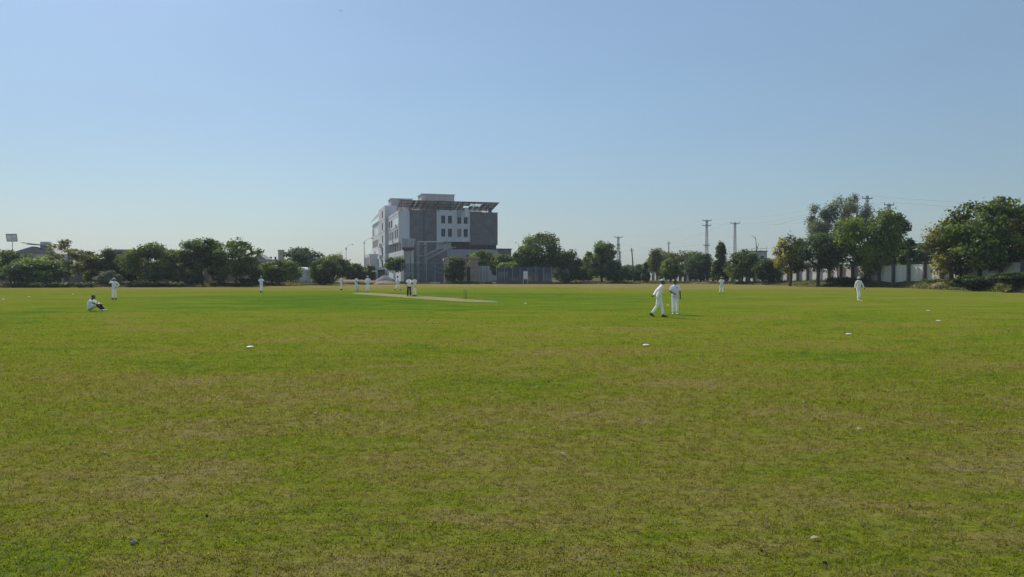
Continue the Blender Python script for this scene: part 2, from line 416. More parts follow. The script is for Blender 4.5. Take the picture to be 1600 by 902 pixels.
def build_blades(n=660000):
    rng = np.random.default_rng(7)
    nt_ = n // 6                                  # tufts of six blades
    u = rng.random(nt_); a, b = 4.0 ** 0.42, 44.0 ** 0.42
    d = (a + (b - a) * u) ** (1 / 0.42)
    keep = rng.random(nt_) < 1 - np.clip((d - 10) / 34, 0, 1) ** 0.8
    d = d[keep]; nt_ = len(d); x = (rng.random(nt_) * 2 - 1) * 0.80 * d
    h1 = rng.random(nt_)
    d = np.repeat(d, 6); x = np.repeat(x, 6); h1 = np.repeat(h1, 6); n = len(d)
    sp = 0.022 * np.maximum(1, d / 8)
    x = x + rng.normal(size=n) * sp; y = d + rng.normal(size=n) * sp
    sc_ = np.maximum(1.0, d / 7.0) ** 0.75
    straw = rng.random(n) < 0.10
    L = (0.016 + 0.022 * rng.random(n) ** 1.5) * (0.75 + 0.5 * h1) * np.where(straw, 1.5 + 2.5 * (rng.random(n) < .12), 1.0) * np.minimum(sc_, 1.5)
    w = (0.0030 + 0.0022 * rng.random(n)) * sc_
    az = rng.random(n) * 2 * np.pi
    lean = np.where(straw, 1.2 + 0.25 * rng.random(n), 0.35 + 0.75 * rng.random(n))
    tip = np.stack([np.cos(az) * np.sin(lean) * L, np.sin(az) * np.sin(lean) * L, np.cos(lean) * L + 0.003], 1)
    bz = az + np.pi / 2 + (rng.random(n) - .5)
    side = np.stack([np.cos(bz) * w, np.sin(bz) * w, np.zeros(n)], 1)
    base = np.stack([x, y, np.full(n, -0.002) + straw * 0.008], 1)
    V = np.empty((n, 3, 3)); V[:, 0] = base - side; V[:, 1] = base + side; V[:, 2] = base + tip
    tone = np.where(straw, 0.9 + 0.1 * rng.random(n), 0.8 * rng.random(n))
    m, nt, out = new_mat('grass_blade')
    geo = N(nt, 'ShaderNodeNewGeometry')
    gc, dd, fine, small = grass_colour(nt, geo.outputs['Position'])
    at = N(nt, 'ShaderNodeAttribute', attribute_name='tone').outputs['Fac']
    c = mixc(nt, 1.0, gc, ramp(nt, at, [(0.0, (0.80, 0.88, 0.70)), (0.8, (1.95, 1.78, 1.6))]), 'MULTIPLY')
    c = mixc(nt, mth(nt, 'GREATER_THAN', at, 0.88), c, (0.32, 0.26, 0.165))
    df = N(nt, 'ShaderNodeBsdfDiffuse'); tr = N(nt, 'ShaderNodeBsdfTranslucent'); mx = N(nt, 'ShaderNodeMixShader')
    nt.links.new(c, df.inputs['Color']); nt.links.new(mixc(nt, 1.0, c, (1.15, 1.15, 0.7), 'MULTIPLY'), tr.inputs['Color'])
    mx.inputs[0].default_value = 0.5
    nt.links.new(df.outputs[0], mx.inputs[1]); nt.links.new(tr.outputs[0], mx.inputs[2]); nt.links.new(mx.outputs[0], out.inputs['Surface'])
    o = tri_cloud('grass', V.reshape(-1, 3), tone, 3, m)
    tag(o, 'short mown green and straw-coloured grass covering the near field', 'grass', kind='stuff')
build_blades()

# the pitch: a worn clay strip, slightly ragged at its edges
def build_pitch():
    a = Vector((X(775, 52.4), 52.4, 0)); b = Vector((X(556, 79.5), 79.5, 0))
    t = (b - a).normalized(); nrm = Vector((-t.y, t.x, 0)); L = (b - a).length
    rnd = random.Random(3); n = 60; vs = []; fs = []
    for i in range(n + 1):
        f = i / n; c = a + t * L * f
        e = min(1, min(f, 1 - f) * 9 + 0.15)
        wl_, wr_ = 1.55 * e + rnd.uniform(-.15, .15), 1.55 * e + rnd.uniform(-.15, .15)
        for k in (-wl_, -wl_ * .4, wr_ * .4, wr_): vs.append(c + nrm * k + Vector((0, 0, 0.006)))
        if i:
            for k in range(3): o = (i - 1) * 4 + k; fs.append((o, o + 1, o + 5, o + 4))
    o = mesh_obj('cricket_pitch', vs, fs)
    ac = []
    for i in range(n + 1):
        e = max(0.0, 1 - min(i, n - i) / 7); ac += [1.0, .3 + .8 * e, .3 + .8 * e, 1.0]
    o.data.attributes.new('across', 'FLOAT', 'POINT').data.foreach_set('value', ac)
    m, nt, out = new_mat('pitch_clay')
    geo = N(nt, 'ShaderNodeNewGeometry')
    n1 = noise_node(nt, geo.outputs['Position'], 0.5, 4); n2 = noise_node(nt, geo.outputs['Position'], 3, 4)
    c = ramp(nt, n1, [(0.3, (0.215, 0.162, 0.070)), (0.7, (0.300, 0.228, 0.112))])
    gc, _d, _f, _s = grass_colour(nt, geo.outputs['Position'])
    ac = N(nt, 'ShaderNodeAttribute', attribute_name='across').outputs['Fac']
    edge = mth(nt, 'ADD', ac, mth(nt, 'MULTIPLY', mth(nt, 'SUBTRACT', n2, 0.5), 2.4))
    c = mixc(nt, maprange(nt, edge, 0.55, 1.05), c, gc)
    p = N(nt, 'ShaderNodeBsdfPrincipled'); nt.links.new(c, p.inputs['Base Color']); p.inputs['Roughness'].default_value = 0.9
    p.inputs['Specular IOR Level'].default_value = 0.1
    nt.links.new(p.outputs[0], out.inputs['Surface']); o.data.materials.append(m)
    tag(o, kind='structure')
    # worn run-up ends: thinner clay smears beyond the strip
    return t
PITCH_T = build_pitch()

# heaps of soil, sand and gravel on the far rim
def heap(name, label, px, d, w, h, mat, seed, flat=1.0, cat='heap', squash=0.6):
    rnd = random.Random(seed); x0 = X(px, d); z0 = gz(x0, d) - 0.05
    nr, na = 9, 28; vs = [(0, 0, h)]; fs = []
    for i in range(1, nr + 1):
        r = i / nr
        for j in range(na):
            a = 2 * math.pi * j / na
            q = noise.noise(Vector((math.cos(a) * r * 2.2 + seed, math.sin(a) * r * 2.2, seed * .7)))
            rr = r * (1 + 0.14 * noise.noise(Vector((math.cos(a) + seed, math.sin(a), 3))))
            z = h * (1 - r ** 1.5) ** flat * (1 + 0.25 * q) - (0.15 if i == nr else 0)
            vs.append((rr * w / 2 * math.cos(a), rr * w / 2 * squash * math.sin(a), z))
    for j in range(na): fs.append((0, 1 + j, 1 + (j + 1) % na))
    for i in range(nr - 1):
        o = 1 + i * na
        fs += [(o + j, o + na + j, o + na + (j + 1) % na, o + (j + 1) % na) for j in range(na)]
    ob = mesh_obj(name, vs, fs, mat, None, True); ob.location = (x0, d, z0)
    return tag(ob, label, cat)
heap('soil_heap', 'long low heap of reddish soil behind the players at the far pitch end', 556, 143, 9.5, 0.62, M['soil'], 2, 0.7)
heap('sand_heap', 'tan sand heap in front of the grey gravel mound', 602, 141.5, 5.2, 0.85, M['sand'], 5)
heap('gravel_heap', 'grey gravel mound with rounded top before the small gatehouse', 603, 146, 6.0, 1.62, M['gravel'], 9, 0.9)

# ------------------------------------------------------------------ the white boundary wall on the right
def boundary_wall():
    A = Vector((62.4, 72.0, 0)); B = Vector((38.4, 215.0, 0)); t = (B - A).normalized(); L = (B - A).length
    root = empty('boundary_wall', (A.x, A.y, 0), math.atan2(t.y, t.x))
    tag(root, 'white panelled boundary wall with dark projecting piers behind the right-hand trees', 'wall')
    step = 3.25; n = int(L / step); rnd = random.Random(4)
    pil = MB(); pil.box(-.13, .13, -0.02, .42, -0.5, 2.55).box(-.22, .22, -0.04, .47, 2.55, 2.66)
    pan = MB(); pan.box(0.17, step - .17, -0.12, 0, -0.5, 2.3).box(0.17, step - .17, -0.16, 0.05, 2.3, 2.38)
    pm = pp = None
    for i in range(n):
        c = A + t * step * (i + .5); z = gz(c.x, c.y) - 0.02
        for k in (0, 1):
            src = (pil, pan)[k]; me = (pm, pp)[k]
            nm = ('pier', 'wall_panel')[k]
            if me is None:
                o = src.build(nm, M['concrete_dark'] if k == 0 else M['wall_white'], root)  # piers coloured dark to stand for the shade on their near sides
                if k == 0: pm = o.data
                else: pp = o.data
            else:
                o = bpy.data.objects.new(nm, me); COL.objects.link(o); o.parent = root
            o.location = (step * i, 0, z)
boundary_wall()

# low brown wall behind the trees on the left
def low_wall():
    root = empty('garden_wall', (X(-60, 134), 134, 0), math.atan2(14.0, X(420, 146) - X(-60, 134)))
    tag(root, 'low brown wall glimpsed behind the trees on the left', 'wall')
    L = math.hypot(14.0, X(420, 146) - X(-60, 134)); step = 4.0; n = int(L / step)
    pm = pp = None
    for i in range(n):
        for k in (0, 1):
            nm = ('wall_panel', 'post')[k]; me = (pm, pp)[k]
            if me is None:
                b = MB()
                if k == 0: b.box(.15, step - .15, -.1, .1, -.3, 1.9).box(.15, step - .15, -.14, .14, 1.9, 2.0)
                else: b.box(-.15, .15, -.18, .18, -.3, 2.2)
                o = b.build(nm, M['lowwall'] if k == 0 else M['concrete'], root)
                if k == 0: pm = o.data
                else: pp = o.data
            else:
                o = bpy.data.objects.new(nm, me); COL.objects.link(o); o.parent = root
            o.location = (step * i, 0, 0.45)
M['lowwall'] = plain('low_wall', (0.20, 0.16, 0.13), 0.9, 0.25, 0.8, 9, 0.3, streak=True)
low_wall()

# ------------------------------------------------------------------ the five-storey building
def wall_with_openings(name, a0, a1, z0, z1, ops, place, mat, parent, depth=0.25):
    """a wall face with real openings: place(a, z, inset) -> local point; reveals run inwards"""
    us = sorted({a0, a1, *[o[0] for o in ops], *[o[1] for o in ops]}); zs = sorted({z0, z1, *[o[2] for o in ops], *[o[3] for o in ops]})
    b = MB()
    for i in range(len(us) - 1):
        for j in range(len(zs) - 1):
            cu, cz = (us[i] + us[i+1]) / 2, (zs[j] + zs[j+1]) / 2
            if any(o[0] < cu < o[1] and o[2] < cz < o[3] for o in ops): continue
            b.add([place(us[i], zs[j], 0), place(us[i+1], zs[j], 0), place(us[i+1], zs[j+1], 0), place(us[i], zs[j+1], 0)], [(0, 1, 2, 3)])
    for (p, q, r, s) in ops[:]:
        c = [(p, r), (q, r), (q, s), (p, s)]
        for k in range(4):
            (m0, n0), (m1, n1) = c[k], c[(k + 1) % 4]
            b.add([place(m0, n0, 0), place(m1, n1, 0), place(m1, n1, depth), place(m0, n0, depth)], [(0, 1, 2, 3)])
    return b.build(name, mat, parent)

def window_unit(parent, p, q, r, s, place, glass, inset=0.2, mull=1):
    f = MB(); w = 0.07 if inset > .1 else .05
    fp = .06 if inset > .1 else .02
    def bar(m0, m1, n0, n1):
        f.add([place(m0, n0, inset-fp), place(m1, n0, inset-fp), place(m1, n1, inset-fp), place(m0, n1, inset-fp),
               place(m0, n0, inset+.02), place(m1, n0, inset+.02), place(m1, n1, inset+.02), place(m0, n1, inset+.02)],
              [(0,1,2,3),(7,6,5,4),(0,4,5,1),(1,5,6,2),(2,6,7,3),(3,7,4,0)])
    bar(p, p+w, r, s); bar(q-w, q, r, s); bar(p+w, q-w, r, r+w); bar(p+w, q-w, s-w, s)
    for k in range(1, mull + 1):
        c = p + (q - p) * k / (mull + 1); bar(c-.03, c+.03, r+w, s-w)
    fo = f.build('window', M['steel'], parent)
    g = MB(); g.add([place(p, r, inset), place(q, r, inset), place(q, s, inset), place(p, s, inset)], [(0, 1, 2, 3)])
    g.build('pane', glass, fo)

def main_building():
    rz = math.atan2(.27, .963)
    root = empty('office_building', (-30, 200, 0.0), rz)
    tag(root, 'five-storey grey and slate building with a solar canopy on its roof', 'building')
    front = lambda v0: (lambda u, z, i: (u, v0 + i, z))          # faces the camera
    left = lambda u0: (lambda v, z, i: (u0 + i, v, z))           # faces left; v grows away
    T = 18.9
    # left brick slab and its grey corner strip
    b = MB(); b.box(2.9, 10.1, 0.05, 12, 0, T + .1); b.build('brick_wall', M['brick'], root)
    b = MB(); b.box(6.6, 6.9, -0.06, 0.05, 9.5, T + .08); b.build('expansion_joint', M['recess'], root)
    b = MB(); b.box(0.31, 2.9, 0.25, 12, 10.4, T - .1); b.build('corner_wall', M['plaster_grey'], root)
    for u in (1.0, 2.2):
        b = MB(); b.tube([(u, .1, 4.5), (u, .1, T)], .11, 8); b.build('downpipe', M['steel'] if u > 2 else M['recess'], root)
    # white window bay on the front
    wins = []
    for (pa, pb) in ((688.5, 695), (699, 705.5), (713.5, 720), (723.5, 730)):
        ua, ub = [(30 + 200*k) / (.963 - .27*k) for k in ((pa-CX)/F, (pb-CX)/F)]
        wins += [(ua, ub, 11.9, 14.1), (ua, ub, 15.45, 17.6 if pa < 710 else 17.2)]
    wall_with_openings('bay_wall', 10.1, 19.1, 10.6, T + .15, wins, front(-0.9), M['plaster_grey'], root)
    b = MB(); b.box(10.1, 10.2, -0.88, 0.1, 10.6, T+.15); b.box(19.0, 19.1, -0.88, 0.1, 10.6, T+.15); b.box(10.2, 19.0, -.86, 0.1, 10.62, 10.7); b.box(10.2, 19.0, -.86, 0.1, T+.05, T+.13)
    b.build('bay_side', M['plaster_grey'], root)
    for i, w in enumerate(wins): window_unit(root, *w, front(-0.9), M['blind'] if i in (4,) else M['glass_dark'])
    b = MB(); b.box(15.7, 16.7, -1.35, -.95, 17.3, 19.1); b.build('air_cooler', M['steel'], root)
    b = MB(); b.box(17.7, 18.6, -1.35, -.95, 17.3, 19.6); b.build('air_cooler', M['white_paint'], root)
    # right brick slab, two shades apart
    b = MB(); b.box(19.1, 22.6, -0.12, 26, 9.9, T + .05); b.build('brick_wall', M['brick'], root)
    b = MB(); b.box(22.6, 27.1, 0.1, 26, 9.9, T - .1); b.build('brick_wall', M['brick'], root)
    b = MB(); b.box(24.7, 25.5, .4, 1.2, T - .1, T + 1.3); b.build('water_tank', M['recess'], root)
    # dark strip window under the slab, then the plaster base
    b = MB(); b.box(14.1, 27.0, 1.2, 12, 8.6, 10.6); b.build('strip_window', M['glass_dark'], root)
    for u in np.arange(14.1, 27.0, 1.44): MB().box(u, u + .1, 1.08, 1.2, 8.6, 9.9).build('mullion', M['recess'], root)
    b = MB(); b.box(13.0, 27.05, -.02, 12, 0, 8.6); b.build('base_wall', M['plaster_base'], root)
    b = MB(); b.box(10.1, 13.0, .02, 12, 0, 8.6); b.build('base_wall', M['brick'], root)
    b = MB(); b.box(10.1, 14.1, 0.06, 12, 8.6, 10.6); b.build('base_wall', M['concrete'], root)
    for (u0, u1) in ((18.2, 20.2), (21.4, 23.4), (24.4, 26.2)):
        b = MB(); b.box(u0, u1, -.06, 0.0, 4.9, 7.0); b.build('window', M['glass_dark'], root)
    b = MB(); b.box(27.05, 31.0, .2, 14, 0, 8.7); b.build('annex_wall', M['brick'], root)
    b = MB(); b.box(26.95, 31.2, 0, 14.2, 8.7, 8.95); b.build('annex_roof', M['recess'], root)
    # side facing left: near block (overhanging), stair tower, far block
    ops = [(.4, 12.9, 15.1, 17.2), (14.6, 17.6, 15.1, 17.2), (19.6, 22.6, 15.1, 17.2)]
    ops += [(v, v + 1.5, 11.6, 13.8) for v in ()]
    ops += [(v, v + 2.3, 11.5, 13.9) for v in (1.6, 5.4, 9.2, 13.0, 16.8, 20.6)]
    wall_with_openings('side_wall', 0, 25.8, 10.4, T - .1, ops, left(0.0), M['plaster'], root)
    for i, w in enumerate(ops): window_unit(root, *w, left(0.0), M['glass_sky_paint'] if i == 0 else (M['blind'] if i in (5, 8) else M['pane_matt']), 0.04, 4 if i == 0 else 1)
    b = MB(); b.box(0.31, 2.9, 12, 25.78, 10.4, T - .12); b.build('roof_slab', M['plaster_grey'], root)
    b = MB(); b.box(0.03, 2.9, -.05, 0.24, 10.42, T - .13); b.build('end_wall', M['plaster_grey'], root)
    b = MB(); b.box(2.0, 2.8, 0, 25.8, 8.0, 10.4); b.build('recess_wall', M['recess'], root)
    for v in (-9.0, -4.0, 1.0, 6.0, 11.0, 16.0, 21.0):
        b = MB(); b.box(0.1, .4, v, v + .3, 8.0, 10.4); b.build('column', M['plaster'], root)
    for z in (14.35, 18.0): MB().box(-.03, .02, 0, 25.76, z, z + .22).build('floor_band', M['plaster_base'], root)
    for z in (7.0, 11.0, 14.6, 18.2): MB().box(-.83, -.79, 25.85, 44.3, z, z + .2).build('floor_band', M['plaster_base'], root)
    for v, z in ((4.2, 14.6), (12.0, 10.7), (19.2, 14.6)): MB().box(-.4, 0, v, v + 1.0, z, z + .7).build('air_conditioner', M['white_paint'], root)
    # two-storey podium running forward of the slab
    ops = [(v, v + 1.0, 4.9, 6.6) for v in ()]
    ops += [(v, v + 1.9, 4.7, 6.7) for v in np.arange(-9.2, 23.5, 3.5)]
    wall_with_openings('podium_wall', -10, 25.8, 0, 8.0, ops, left(0.0), M['plaster'], root)
    for w in ops: window_unit(root, *w, left(0.0), M['pane_matt'], 0.04, 0)
    b = MB(); b.box(0.03, 2.9, -9.97, 12, 7.8, 7.98); b.build('podium_roof', M['concrete'], root)
    b = MB(); b.box(0.05, 2.4, -10, -9.8, 0, 7.8); b.build('podium_end', M['plaster'], root)
    b = MB(); b.box(1.1, 1.7, -10.06, -9.98, .3, 5.6); b.build('podium_slot', M['glass_dark'], root)
    # stair tower
    ops = [(31.5, 34.5, 19.0, 21.2), (31.5, 34.5, 15.2, 17.6), (31.5, 34.5, 11.4, 13.8), (31.5, 34.5, 7.6, 10.0), (31.5, 34.5, 3.6, 6.2)]
    wall_with_openings('tower_wall', 25.8, 44.4, 0, 22.3, ops, left(-0.8), M['plaster'], root)
    for w in ops: window_unit(root, *w, left(-0.8), M['pane_matt'], 0.04, 0)
    b = MB(); b.box(-.78, 6, 25.8, 26.1, 0, 22.3); b.build('tower_end', M['plaster_grey'], root)
    b = MB(); b.box(-.78, 6, 26.1, 44.3, 22.0, 22.2); b.build('tower_roof', M['concrete'], root)
    b = MB(); b.box(-.75, 6, 44.1, 44.38, 0, 22.3); b.build('tower_end', M['plaster_grey'], root)
    for z in (6.6, 10.2):
        b = MB(); b.box(-1.7, -.8, 34, 39, z, z + 1.1); b.build('balcony', M['plaster_grey'], root)
    # far block with its own balconies and a raked canopy
    ops = [(47, 60, 14.9, 17.2), (61.5, 65, 14.9, 17.2), (46.5, 66, 10.8, 13.2), (55, 60, 7.0, 9.6)]
    wall_with_openings('far_block_wall', 44.4, 68, 0, 19.0, ops, left(-0.75), M['plaster'], root)
    for i, w in enumerate(ops): window_unit(root, *w, left(-0.75), (M['glass_sky_paint'], M['blind'], M['blind'], M['glass_dark'])[i], 0.04, 3)
    b = MB(); b.box(-.73, 6, 67.7, 68, 0, 19); b.box(-.7, 6, 44.5, 67.7, 18.6, 18.8); b.build('far_block_roof', M['concrete'], root)
    b = MB(); b.box(-3.6, -.8, 46, 68, 0, 8.4); b.build('side_porch', M['plaster'], root)
    b = MB(); b.box(-3.66, -3.6, 48, 66, 4.6, 7.4); b.build('porch_shutter', M['blind'], root)
    b = MB()
    for k in range(8):
        v = 46 + k * 2.6; b.add([(-1.4, v, 19.8), (-1.4, v+2.4, 19.8), (.6, v+2.4, 22.4), (.6, v, 22.4), (-1.4, v, 19.92), (-1.4, v+2.4, 19.92), (.6, v+2.4, 22.52), (.6, v, 22.52)],
              [(0,3,2,1),(4,5,6,7),(0,1,5,4),(1,2,6,5),(2,3,7,6),(3,0,4,7)])
    b.build('raked_canopy', M['roof_grey'], root)
    # core volume and roof
    b = MB(); b.box(2.95, 27.0, 12.1, 44, 0, T - .5); b.build('core', M['plaster_grey'], root)
    b = MB(); b.box(3.0, 27.0, 0.5, 12.1, T - .4, T - .3); b.build('roof_deck', M['concrete'], root)
    for (u0, u1, v0, v1, z1) in ((8.2, 17.6, 13, 20, 24.5), (1.2, 7.5, 27.5, 34, 24.4)):
        b = MB(); b.box(u0, u1, v0, v1, T - .5, z1).box(u0 - .2, u1 + .2, v0 - .2, v1 + .2, z1, z1 + .25)
        h = b.build('stair_head', M['concrete'], root)
        c = MB(); c.box((u0+u1)/2 - 1.1, (u0+u1)/2 + 1.1, v0 - .05, v0, 21.2, 22.9); c.build('door', M['recess'], h)
    # solar canopy: legs, rails and single panels, one of them missing its neighbour
    can = MB()
    zf, zb, v0, v1 = 21.35, 19.75, -1.4, 7.4
    for u in np.arange(.6, 27.0, 3.3):
        can.tube([(u, v0 + .4, T - .3), (u, v0 + .4, zf - .1)], .07, 6); can.tube([(u, v1 - .4, T - .3), (u, v1 - .4, zb)], .07, 6)
        can.tube([(u, v0, zf - .05), (u, v1, zb - .05)], .06, 6); can.tube([(u, v0 + .4, T), (u, 2.4, 20.7)], .05, 6)
    for v in (v0 + .1, 1.6, 4.5, v1 - .1):
        z = zf + (zb - zf) * (v - v0) / (v1 - v0) - .04; can.tube([(.2, v, z), (27.2, v, z)], .06, 6)
    can.build('canopy_frame', M['steel_dark'], root)
    pm = None; tilt = math.atan2(zb - zf, v1 - v0)
    for i in range(18):
        for j in range(4):
            if (i, j) in ((13, 1), (14, 1), (12, 2)): continue
            if pm is None:
                o = MB().box(0, 1.42, 0, 2.12, 0, .05).build('solar_panel', M['solar'], root); pm = o.data
            else:
                o = bpy.data.objects.new('solar_panel', pm); COL.objects.link(o); o.parent = root
            v = v0 + j * 2.2; o.location = (.3 + i * 1.5, v, zf + (zb - zf) * (v - v0) / (v1 - v0) + .03); o.rotation_euler = (tilt, 0, 0)
main_building()

# ------------------------------------------------------------------ structures in front of the building
def place(px, d): return Vector((X(px, d), d, gz(X(px, d), d)))

def flared_lookout():
    d = 188.0; c = place(637, d); s = d / F
    root = empty('concrete_lookout', c); tag(root, 'grey concrete pillar with flared box top beside the slate building', 'pillar')
    MB().box(-.75, .75, -.75, .75, -.3, 7.6).build('column', M['concrete'], root)
    MB().frustum((-.9, .9, -.9, .9), (-1.4, 1.7, -1.4, 1.4), 7.6, 8.4).build('collar', M['recess'], root)
    MB().frustum((-1.2, 1.5, -1.2, 1.2), (-1.3, 1.9, -1.4, 1.4), 8.4, 10.6).build('lookout_box', M['concrete'], root)
    for k in range(6):
        MB().box(-1.25 + k * .55, -1.13 + k * .55, -1.5, -1.4, 8.5, 10.6).build('fin', M['plaster_grey'], root)
    MB().box(1.05, 1.5, -.5, .5, -.3, 7.4).build('side_fin', M['plaster'], root)
flared_lookout()

def steel_stair():
    d = 184.0; c = place(654, d)
    root = empty('outside_staircase', c, 0.27); tag(root, 'grey steel outside staircase with landings before the slate wall', 'staircase')
    w = X(706, d) - X(654, d)
    for x, y, h in ((0, 0, 9.6), (0, 2.2, 9.6), (1.9, 0, 9.6), (1.9, 2.2, 9.6), (w, 0, 8.6), (w, 2.2, 8.6)):
        MB().box(x - .11, x + .11, y - .11, y + .11, -.3, h).build('post', M['steel'], root)
    MB().box(-.2, 6.0, -.16, -.02, 9.6, 9.85).build('top_beam', M['plaster_grey'], root)
    for z in (3.0, 6.2, 9.0):
        MB().box(-.1, 2.1, -.1, 2.4, z, z + .16).build('landing', M['steel'], root)
    for k, (z0, z1, x0, x1) in enumerate(((5.4, 8.4, 2.0, w), (3.2, 1.0, 2.0, w))):
        b = MB()
        for q in (0.0, 1.0):
            b.add([(x0, -.2, z0 + q), (x1, -.2, z1 + q), (x1, -.2, z1 + q + .28), (x0, -.2, z0 + q + .28),
                   (x0, -.1, z0 + q), (x1, -.1, z1 + q), (x1, -.1, z1 + q + .28), (x0, -.1, z0 + q + .28)],
                  [(0,1,2,3),(7,6,5,4),(0,4,5,1),(1,5,6,2),(2,6,7,3),(3,7,4,0)])
        b.build('stair_rail', M['steel'], root)
        b = MB()
        for i in range(14):
            f = i / 14; x = x0 + (x1 - x0) * f; z = z0 + (z1 - z0) * f; b.box(x, x + .34, -.1, 1.1, z, z + .06)
        b.build('tread', M['steel'], root)
    for k in range(5):
        b = MB(); z = 1.0 + k * 1.7; b.tube([(0, -.02, z), (1.9, -.02, z + 1.7)], .04, 6); b.build('brace', M['steel'], root)
    MB().box(w - .3, w + 1.2, -.1, 1.6, 8.3, 8.5).build('landing', M['steel'], root)
steel_stair()

def net_fence(name, label, p0, p1, d0, d1, h, n, mat, plinth=0.0, sag=0.0):
    a = place(p0, d0); b = place(p1, d1); a.z = b.z = min(a.z, b.z); t = b - a; L = Vector((t.x, t.y, 0)).length
    root = empty(name, a, math.atan2(t.y, t.x)); tag(root, label, 'fence'); st = L / n; rnd = random.Random(p0)
    for i in range(n + 1):
        MB().tube([(i * st, 0, -.3), (i * st, 0, h + .1)], .05, 8).build('post', M['steel'], root)
    for i in range(n):
        m = 6; vs = []; fs = []
        for j in range(m + 1):
            x = i * st + .05 + (st - .1) * j / m; y = 0.04 * math.sin(j * 1.3 + i)
            dz = -sag * math.sin(math.pi * j / m) * rnd.uniform(.6, 1)
            vs += [(x, y, plinth), (x, y + .06 * math.sin(j + i), plinth + (h - plinth) * .5), (x, y, h + dz)]
            if j:
                o = (j - 1) * 3; fs += [(o, o+3, o+4, o+1), (o+1, o+4, o+5, o+2)]
        mesh_obj('net', vs, fs, mat, root, True)
    MB().tube([(0, 0, h), (L, 0, h)], .035, 6).build('top_rail', M['steel'], root)
    if plinth: MB().box(-.1, L + .1, -.14, .14, -.3, plinth).build('plinth', M['concrete_dark'], root)
    return root
net_fence('net_fence', 'tall blue-grey netting fence below the staircase and slate building', 627, 706, 153, 153, 4.1, 6, M['net'], 0, .12)
net_fence('screen_fence', 'dark blue screen fence on a low plinth right of the stone gate', 776, 862, 149, 148, 3.15, 7, M['net_blue'], .6)

def pale_board(px, d, w, z0, z1, label):
    o = MB().box(-w/2, w/2, -.04, .04, z0, z1).box(-w/2 - .04, -w/2 + .04, -.02, .02, -.2, z0).box(w/2 - .04, w/2 + .04, -.02, .02, -.2, z0).build('notice_board', M['white_paint'], None)
    o.location = place(px, d); return tag(o, label, 'board')
pale_board(821, 148.25, .85, .95, 2.5, 'small pale board standing before the dark blue screen fence')
pale_board(786, 149.8, 2.0, .7, 2.4, 'wide grey-white board behind the left end of the screen fence')

def stone_gate():
    d = 157.0; c = place(741, d); root = empty('stone_gateway', c); tag(root, 'tan stone gateway with heavy capital and a dark metal door', 'gateway')
    for x in (0.0, -2.35):
        p = MB().box(x - .8, x + .8, -.6, .6, -.3, 4.7).build('pillar', M['sandstone'], root)
        MB().frustum((x - .85, x + .85, -.65, .65), (x - 1.15, x + 1.15, -.95, .95), 4.7, 5.1).box(x - 1.15, x + 1.15, -.95, .95, 5.1, 5.45).build('capital', M['sandstone'], p)
        MB().box(x - .95, x + .95, -.75, .75, -.3, .5).build('base', M['sandstone'], p)
        for z in (1.4, 2.3, 3.2, 4.1): MB().box(x - .815, x + .815, -.615, .615, z, z + .04).build('joint', M['concrete_dark'], p)
    dr = MB().box(-1.53, -.82, -.1, .05, 0, 3.4).build('door', M['steel_dark'], root)
    MB().box(-.95, -.9, -.2, -.1, 1.4, 1.7).build('handle', M['steel'], dr)
    MB().box(.8, 3.2, .1, .35, -.3, 3.6).build('screen_wall', M['concrete'], root)
    for x in (1.4, 2.0, 2.6): MB().box(x, x + .09, .04, .1, -.3, 3.6).build('batten', M['steel_dark'], root)
stone_gate()

def kiosk():
    d = 160.0; c = place(703, d); root = empty('kiosk', c, 0.2); tag(root, 'small kiosk with pale tilted slab roof half hidden by the dark gate tree', 'kiosk')
    MB().box(-1.1, 1.1, -.9, .9, -.3, 4.6).build('wall', M['cream'], root)
    MB().add([(-1.4,-1.2,4.6),(1.4,-1.2,5.3),(1.4,1.2,5.3),(-1.4,1.2,4.6),(-1.4,-1.2,5.2),(1.4,-1.2,5.8),(1.4,1.2,5.8),(-1.4,1.2,5.2)],
             [(0,3,2,1),(4,5,6,7),(0,1,5,4),(1,2,6,5),(2,3,7,6),(3,0,4,7)]).build('roof_slab', M['sandstone'], root)
kiosk()

def gatehouse():
    d = 152.0; c = place(597, d); root = empty('gatehouse', c); tag(root, 'small gatehouse with dark opening and white canopy behind the gravel mound', 'gatehouse')
    MB().box(-.85, -.7, -.8, .8, -.3, 2.6).box(.7, .85, -.8, .8, -.3, 2.6).box(-.7, .7, .6, .75, -.3, 2.6).build('wall', M['concrete'], root)
    MB().frustum((-.95, .95, -.95, .95), (-.5, .5, -.5, .5), 2.6, 3.1).build('roof', M['concrete'], root)
    MB().box(-.7, .7, -.3, -.2, .2, 2.5).build('opening', M['recess'], root)
    MB().box(-2.0, -.87, -.5, .5, 2.2, 2.42).box(.87, 2.7, -.5, .5, 2.2, 2.42).build('canopy', M['white_paint'], root)
    MB().box(2.3, 2.62, -.3, .3, -.3, 2.2).build('canopy_post', M['white_paint'], root)
gatehouse()

def slab(px, d, w, label):
    o = MB().frustum((-w/2, w/2, -.7, .7), (-w/2 + .1, w/2 - .15, -.6, .6), -.1, .22).build('stone_slab', M['cream'], None)
    o.location = place(px, d) + Vector((0, 0, .12)); return tag(o, label, 'slab')
slab(680, 150.8, 2.0, 'pale stone slab lying at the foot of the netting fence')
slab(767, 149.6, 2.2, 'pale stone slab between the stone gateway and the screen fence')
slab(487, 134, 3.0, 'pale stone slab lying on the sandy bank by the round dark bush')

# ------------------------------------------------------------------ houses behind the left-hand trees
def gable(b, x0, x1, y0, y1, z0, z1):
    ym = (y0 + y1) / 2; xm = (x0 + x1) / 2
    return b.add([(x0,y0,z0),(x1,y0,z0),(x1,y1,z0),(x0,y1,z0),(xm,y0,z1),(xm,y1,z1)], [(0,1,4),(2,3,5),(1,2,5,4),(3,0,4,5),(0,3,2,1)])

